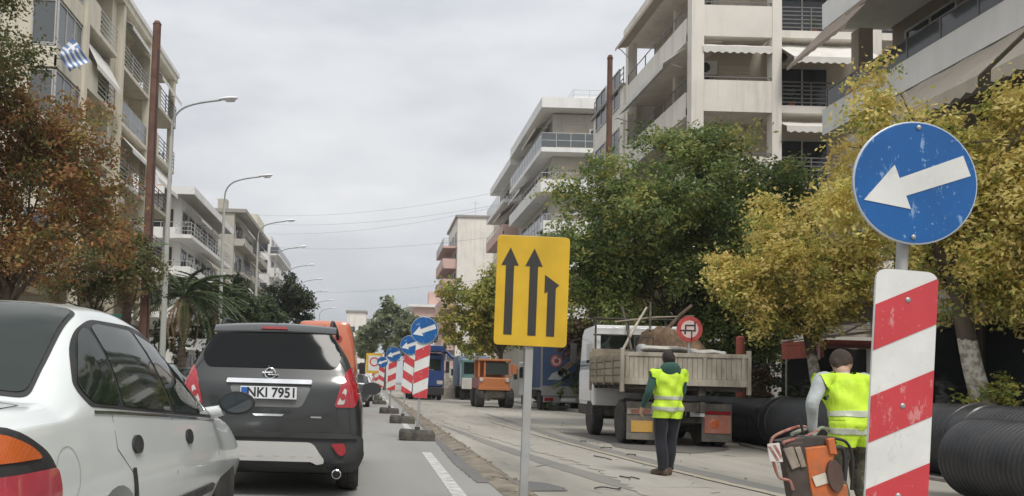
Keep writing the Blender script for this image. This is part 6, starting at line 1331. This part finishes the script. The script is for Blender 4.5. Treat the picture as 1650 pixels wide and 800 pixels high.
        m2.polygons.foreach_set('use_smooth', [True] * len(m2.polygons)); s_ = bpy.data.objects.new(name, m2); COL.objects.link(s_); s_.parent = par
        so_ = s_.modifiers.new('thick', 'SOLIDIFY'); so_.thickness = th; so_.offset = -1; return s_
    tsel = lambda c, k: k in (0, 1, 2) and abs((c - pel - ax * (c - pel).dot(ax)).x) < .262 and not any((c - V['el_' + s]).length < (V['sh_' + s] - V['el_' + s]).length * .8 and (c - V['sh_' + s]).dot(V['el_' + s] - V['sh_' + s]) > .03 and abs(c.x) > .19 for s in 'lr') and (k != 2 or c.z > vest_hem - .05)
    top = nk.z - .03
    vs = shell('vest', m_hiviz, tsel, .02, [((0, 0, vest_hem), (0, 0, -1)), ((0, 0, top), (0, 0, 1))], wr_=.0065)
    for z in mats['bands']: shell('reflective_band', m_band, tsel, .027, [((0, 0, z - .026), (0, 0, -1)), ((0, 0, z + .026), (0, 0, 1))], vs, .0065)
    hx = lambda c, k: k == 3 and (c - hd).length < .2 and (lambda u: u.z > -.075 and (u.y < .045 or u.z > .05) and u.y - u.z * .7 < .06)(hr.transposed() @ (c - hd))
    shell('hair', hair, hx, .008, wr_=.004)
    if hood:
        m = MB(); m.loft([ring_el(nk + Vector((0, y, z)), a, b, Matrix.Rotation(-.35, 3, 'X'), 20) for z, y, a, b in ((-.13, -.1, .05, .03), (-.1, -.1, .12, .055), (-.03, -.07, .145, .1), (.02, -.035, .13, .105), (.05, -.02, .1, .085), (.03, -.02, .08, .07))]); fixn(m.build('hood', mats['arm'], root, smooth=80))
    return root
p1 = gr(1073, 767, ZR)
person('man in a yellow vest and dark green hooded jacket walking towards the tipper truck', (p1.x + .0, p1.y, ZR), R(3), dict(
    pelvis=(.02, 0, .93), chest=(.03, .0, 1.38), neck=(.035, .02, 1.5), head=(.04, .045, 1.635), look=(-.1, 1, -.1),
    sh_l=(-.16, .0, 1.425), el_l=(-.275, -.06, 1.16), wr_l=(-.31, .06, .95), palm_l=(1, 0, .0), sh_r=(.22, .01, 1.42), el_r=(.235, .06, 1.14), wr_r=(.12, .27, 1.05), palm_r=(-1, 0, 0),
    hip_l=(-.075, 0, .9), kn_l=(-.07, .03, .5), an_l=(-.055, -.03, .1), hip_r=(.11, 0, .9), kn_r=(.09, .06, .5), an_r=(.06, .06, .1), ft_l=(-.45, 1, 0), ft_r=(.2, 1, 0)),
    dict(torso=m_hood, arm=m_hood, legs=m_navy, skin=m_skin, boots=m_boot, bands=(.93, 1.08)), m_hair, .80, hood=True)
p2 = at(1374, 700, 7.25)
person('man in a yellow vest and grey sleeves bending over the orange machine', (p2.x, 7.25, ZR), R(6), dict(
    pelvis=(0, 0, .92), chest=(-.01, .11, 1.30), neck=(.03, .17, 1.40), head=(.075, .25, 1.50), look=(-.25, 1, -.8),
    sh_l=(-.225, .09, 1.33), el_l=(-.385, .0, 1.11), wr_l=(-.33, .08, .87), palm_l=(1, 0, 0), sh_r=(.215, .11, 1.33), el_r=(.33, .12, 1.08), wr_r=(.18, .34, .92), palm_r=(-1, 0, 0),
    hip_l=(-.09, 0, .87), kn_l=(-.09, .1, .47), an_l=(-.1, .0, .1), hip_r=(.09, 0, .87), kn_r=(.12, .08, .47), an_r=(.14, -.03, .1)),
    dict(torso=m_grsl, arm=m_grsl, legs=m_camo, skin=m_skin, boots=m_boot, bands=(.87, 1.02)), m_hairb, .74)

# ------------------------------------------------------------------ orange machine in front of the second man
YM = 6.5; om = at(1325, 800, YM); om = Vector((om.x, YM, ZR))
def q_(px, py, dy=0): v = at(px, py, YM + dy) - om; return (v.x, v.y, v.z)
m_mor = M('scratched orange paint', (.6, .15, .035), .5, var=.15, scale=5, dirt=(.2, .13, .09), dscale=6, damt=.7); m_mdk = M('oily dark metal', (.05, .042, .038), .6, var=.4, scale=6, dirt=(.15, .1, .07), damt=.6)
m_mrd = M('chipped red frame', (.3, .09, .06), .6, var=.3, scale=12, dirt=(.45, .4, .36), dscale=14, damt=.7); m_mbr = M('brown guard', (.1, .06, .045), .7, var=.3, scale=6)
mc = T('cutting_machine', 'scratched orange road cutting machine with a tubular guard at its left', 'machine', om)
def slab(name, pts, depth, mat, par=mc, y=0.0, bev=.012):
    a = [Vector(q_(px, py, y)) for px, py in pts]; b = [p + Vector((0, depth, 0)) for p in a]; m = MB(); m.loft([a, b]); return fixn(m.build(name, mat, par, bevel=bev))
cv = slab('cover', [(1297, 722), (1333, 718), (1346, 735), (1337, 758), (1330, 765), (1338, 775), (1366, 782), (1372, 850), (1318, 850), (1304, 770)], .16, m_mor)
slab('label', [(1309, 769), (1330, 762), (1337, 778), (1315, 785)], .006, M('off white sticker', (.62, .58, .48), .6, var=.15, scale=12), cv, -.012, .001)
slab('motor_block', [(1260, 714), (1296, 712), (1304, 770), (1318, 850), (1284, 850)], .1, m_mdk, mc, .01)
for pts in (((1263, 724), (1278, 720), (1290, 752), (1277, 757)), ((1281, 722), (1290, 720), (1300, 752), (1292, 754))): slab('side_panel', pts, .02, M('dusty grey panel', (.3, .25, .2), .7, var=.3, scale=8), mc, -.012, .004)
slab('top_plate', [(1258, 712), (1300, 703), (1345, 704), (1350, 716), (1298, 722)], .16, m_mdk, mc, .02, .01)
slab('orange_bracket', [(1334, 708), (1345, 706), (1350, 733), (1338, 732)], .12, m_mor, mc, -.02, .006)
m = MB(); c = Vector(q_(1347, 768, -.03)); m.loft([[c + Vector((.065 * math.cos(a) + .0 * d, d, .125 * math.sin(a) - .03 * math.cos(a))) for a in [2 * math.pi * i / 28 for i in range(28)]] for d in (0, .07)]); fixn(m.build('blade_guard', m_mbr, mc, smooth=40, bevel=.006))
m = MB(); m.tube(catmull([q_(*p) for p in ((1298, 688, .2), (1285, 688, .1), (1262, 696), (1245, 706), (1242, 722), (1247, 748), (1256, 770), (1272, 775), (1278, 790))], 5), .012, 8); m.tube(catmull([q_(*p) for p in ((1262, 716), (1266, 712), (1300, 703, .1), (1318, 694, .25))], 5), .012, 8); m.build('guard_frame', m_mrd, mc, smooth=60)
w = slab('warning_panel', [(1237, 716), (1256, 714), (1262, 745), (1240, 744)], .012, M('worn white warning panel', (.62, .58, .55), .6, var=.15, scale=9), mc, -.03, .002)
for pts in (((1238, 720), (1242, 719.5), (1256, 742), (1252, 743)), ((1246, 718), (1250, 717.5), (1260, 735), (1259, 740))): slab('red_stripe', pts, .003, m_mrd, w, -.034, .0)
m = MB(); m.tube(catmull([q_(*p) for p in ((1276, 700, .1), (1290, 694, .35), (1296, 692, .7), (1303, 690, 1.05))], 5), .016, 8); m.tube(catmull([q_(*p) for p in ((1310, 704, .1), (1322, 690, .4), (1332, 692, .7), (1338, 700, .9))], 5), .014, 8); m.build('handlebar', m_galv, mc, smooth=60)
m = MB(); m.tube([q_(1294, 698, .05), q_(1289, 676, .05)], [.01, .012], 8); m.build('lever', m_black_pl, mc, smooth=60)
m = MB(); m.tube(catmull([q_(*p) for p in ((1345, 722, .05), (1358, 724, .05), (1362, 745, .05), (1360, 775, .05))], 5), .02, 8); m.tube(catmull([q_(*p) for p in ((1330, 706, .1), (1352, 708, .1), (1366, 716, .1), (1374, 740, .1), (1372, 790, .1))], 5), .012, 8); m.build('hose', m_black_pl, mc, smooth=60)
for sx_ in (-.14, .2):
    m = MB(); m.lathe([(.11, -.04), (.11, .04)], (sx_, .2, .11), (1, 0, 0), 24); m.build('wheel', m_tyre, mc, bevel=.01)
# small things on the right pavement
p = at(1267, 564, 22); t = T('meter_post', 'thin post with a small grey box behind the black pipe', 'post', (p.x, 22, .05)); m = MB(); m.cyl((0, 0, 0), (0, 0, p.z), .025, n=8); m.build('post', m_galv, t); m = MB(); m.box(-.09, .09, -.06, .06, p.z - .15, p.z + .12); m.build('box', m_truckgrey, t, bevel=.01)
p = at(1193, 562, 20.6); t = T('warning_post', 'red post standing behind the right corner of the tipper truck', 'post', (p.x, 20.6, ZR)); m = MB(); m.cyl((0, 0, 0), (0, 0, p.z + .35), .11, n=14); m.build('post', m_red_c, t, smooth=40); m = MB(); m.ell((0, 0, p.z + .35), (.115, .115, .05)); m.build('cap', m_red_c, t, smooth=60)

# ------------------------------------------------------------------ air
hm = bpy.data.materials.new('haze'); hm.use_nodes = True; t = hm.node_tree; t.nodes.clear(); o_ = t.nodes.new('ShaderNodeOutputMaterial'); v_ = t.nodes.new('ShaderNodeVolumePrincipled')
v_.inputs['Color'].default_value = (.9, .93, .97, 1); v_.inputs['Density'].default_value = .0005; v_.inputs['Anisotropy'].default_value = .2; t.links.new(v_.outputs[0], o_.inputs['Volume'])
m = MB(); m.box(-720, 720, -80, 1520, -1.3, 32); tag(m.build('haze', hm), kind='stuff', label='thin pale haze along the street', cat='haze')
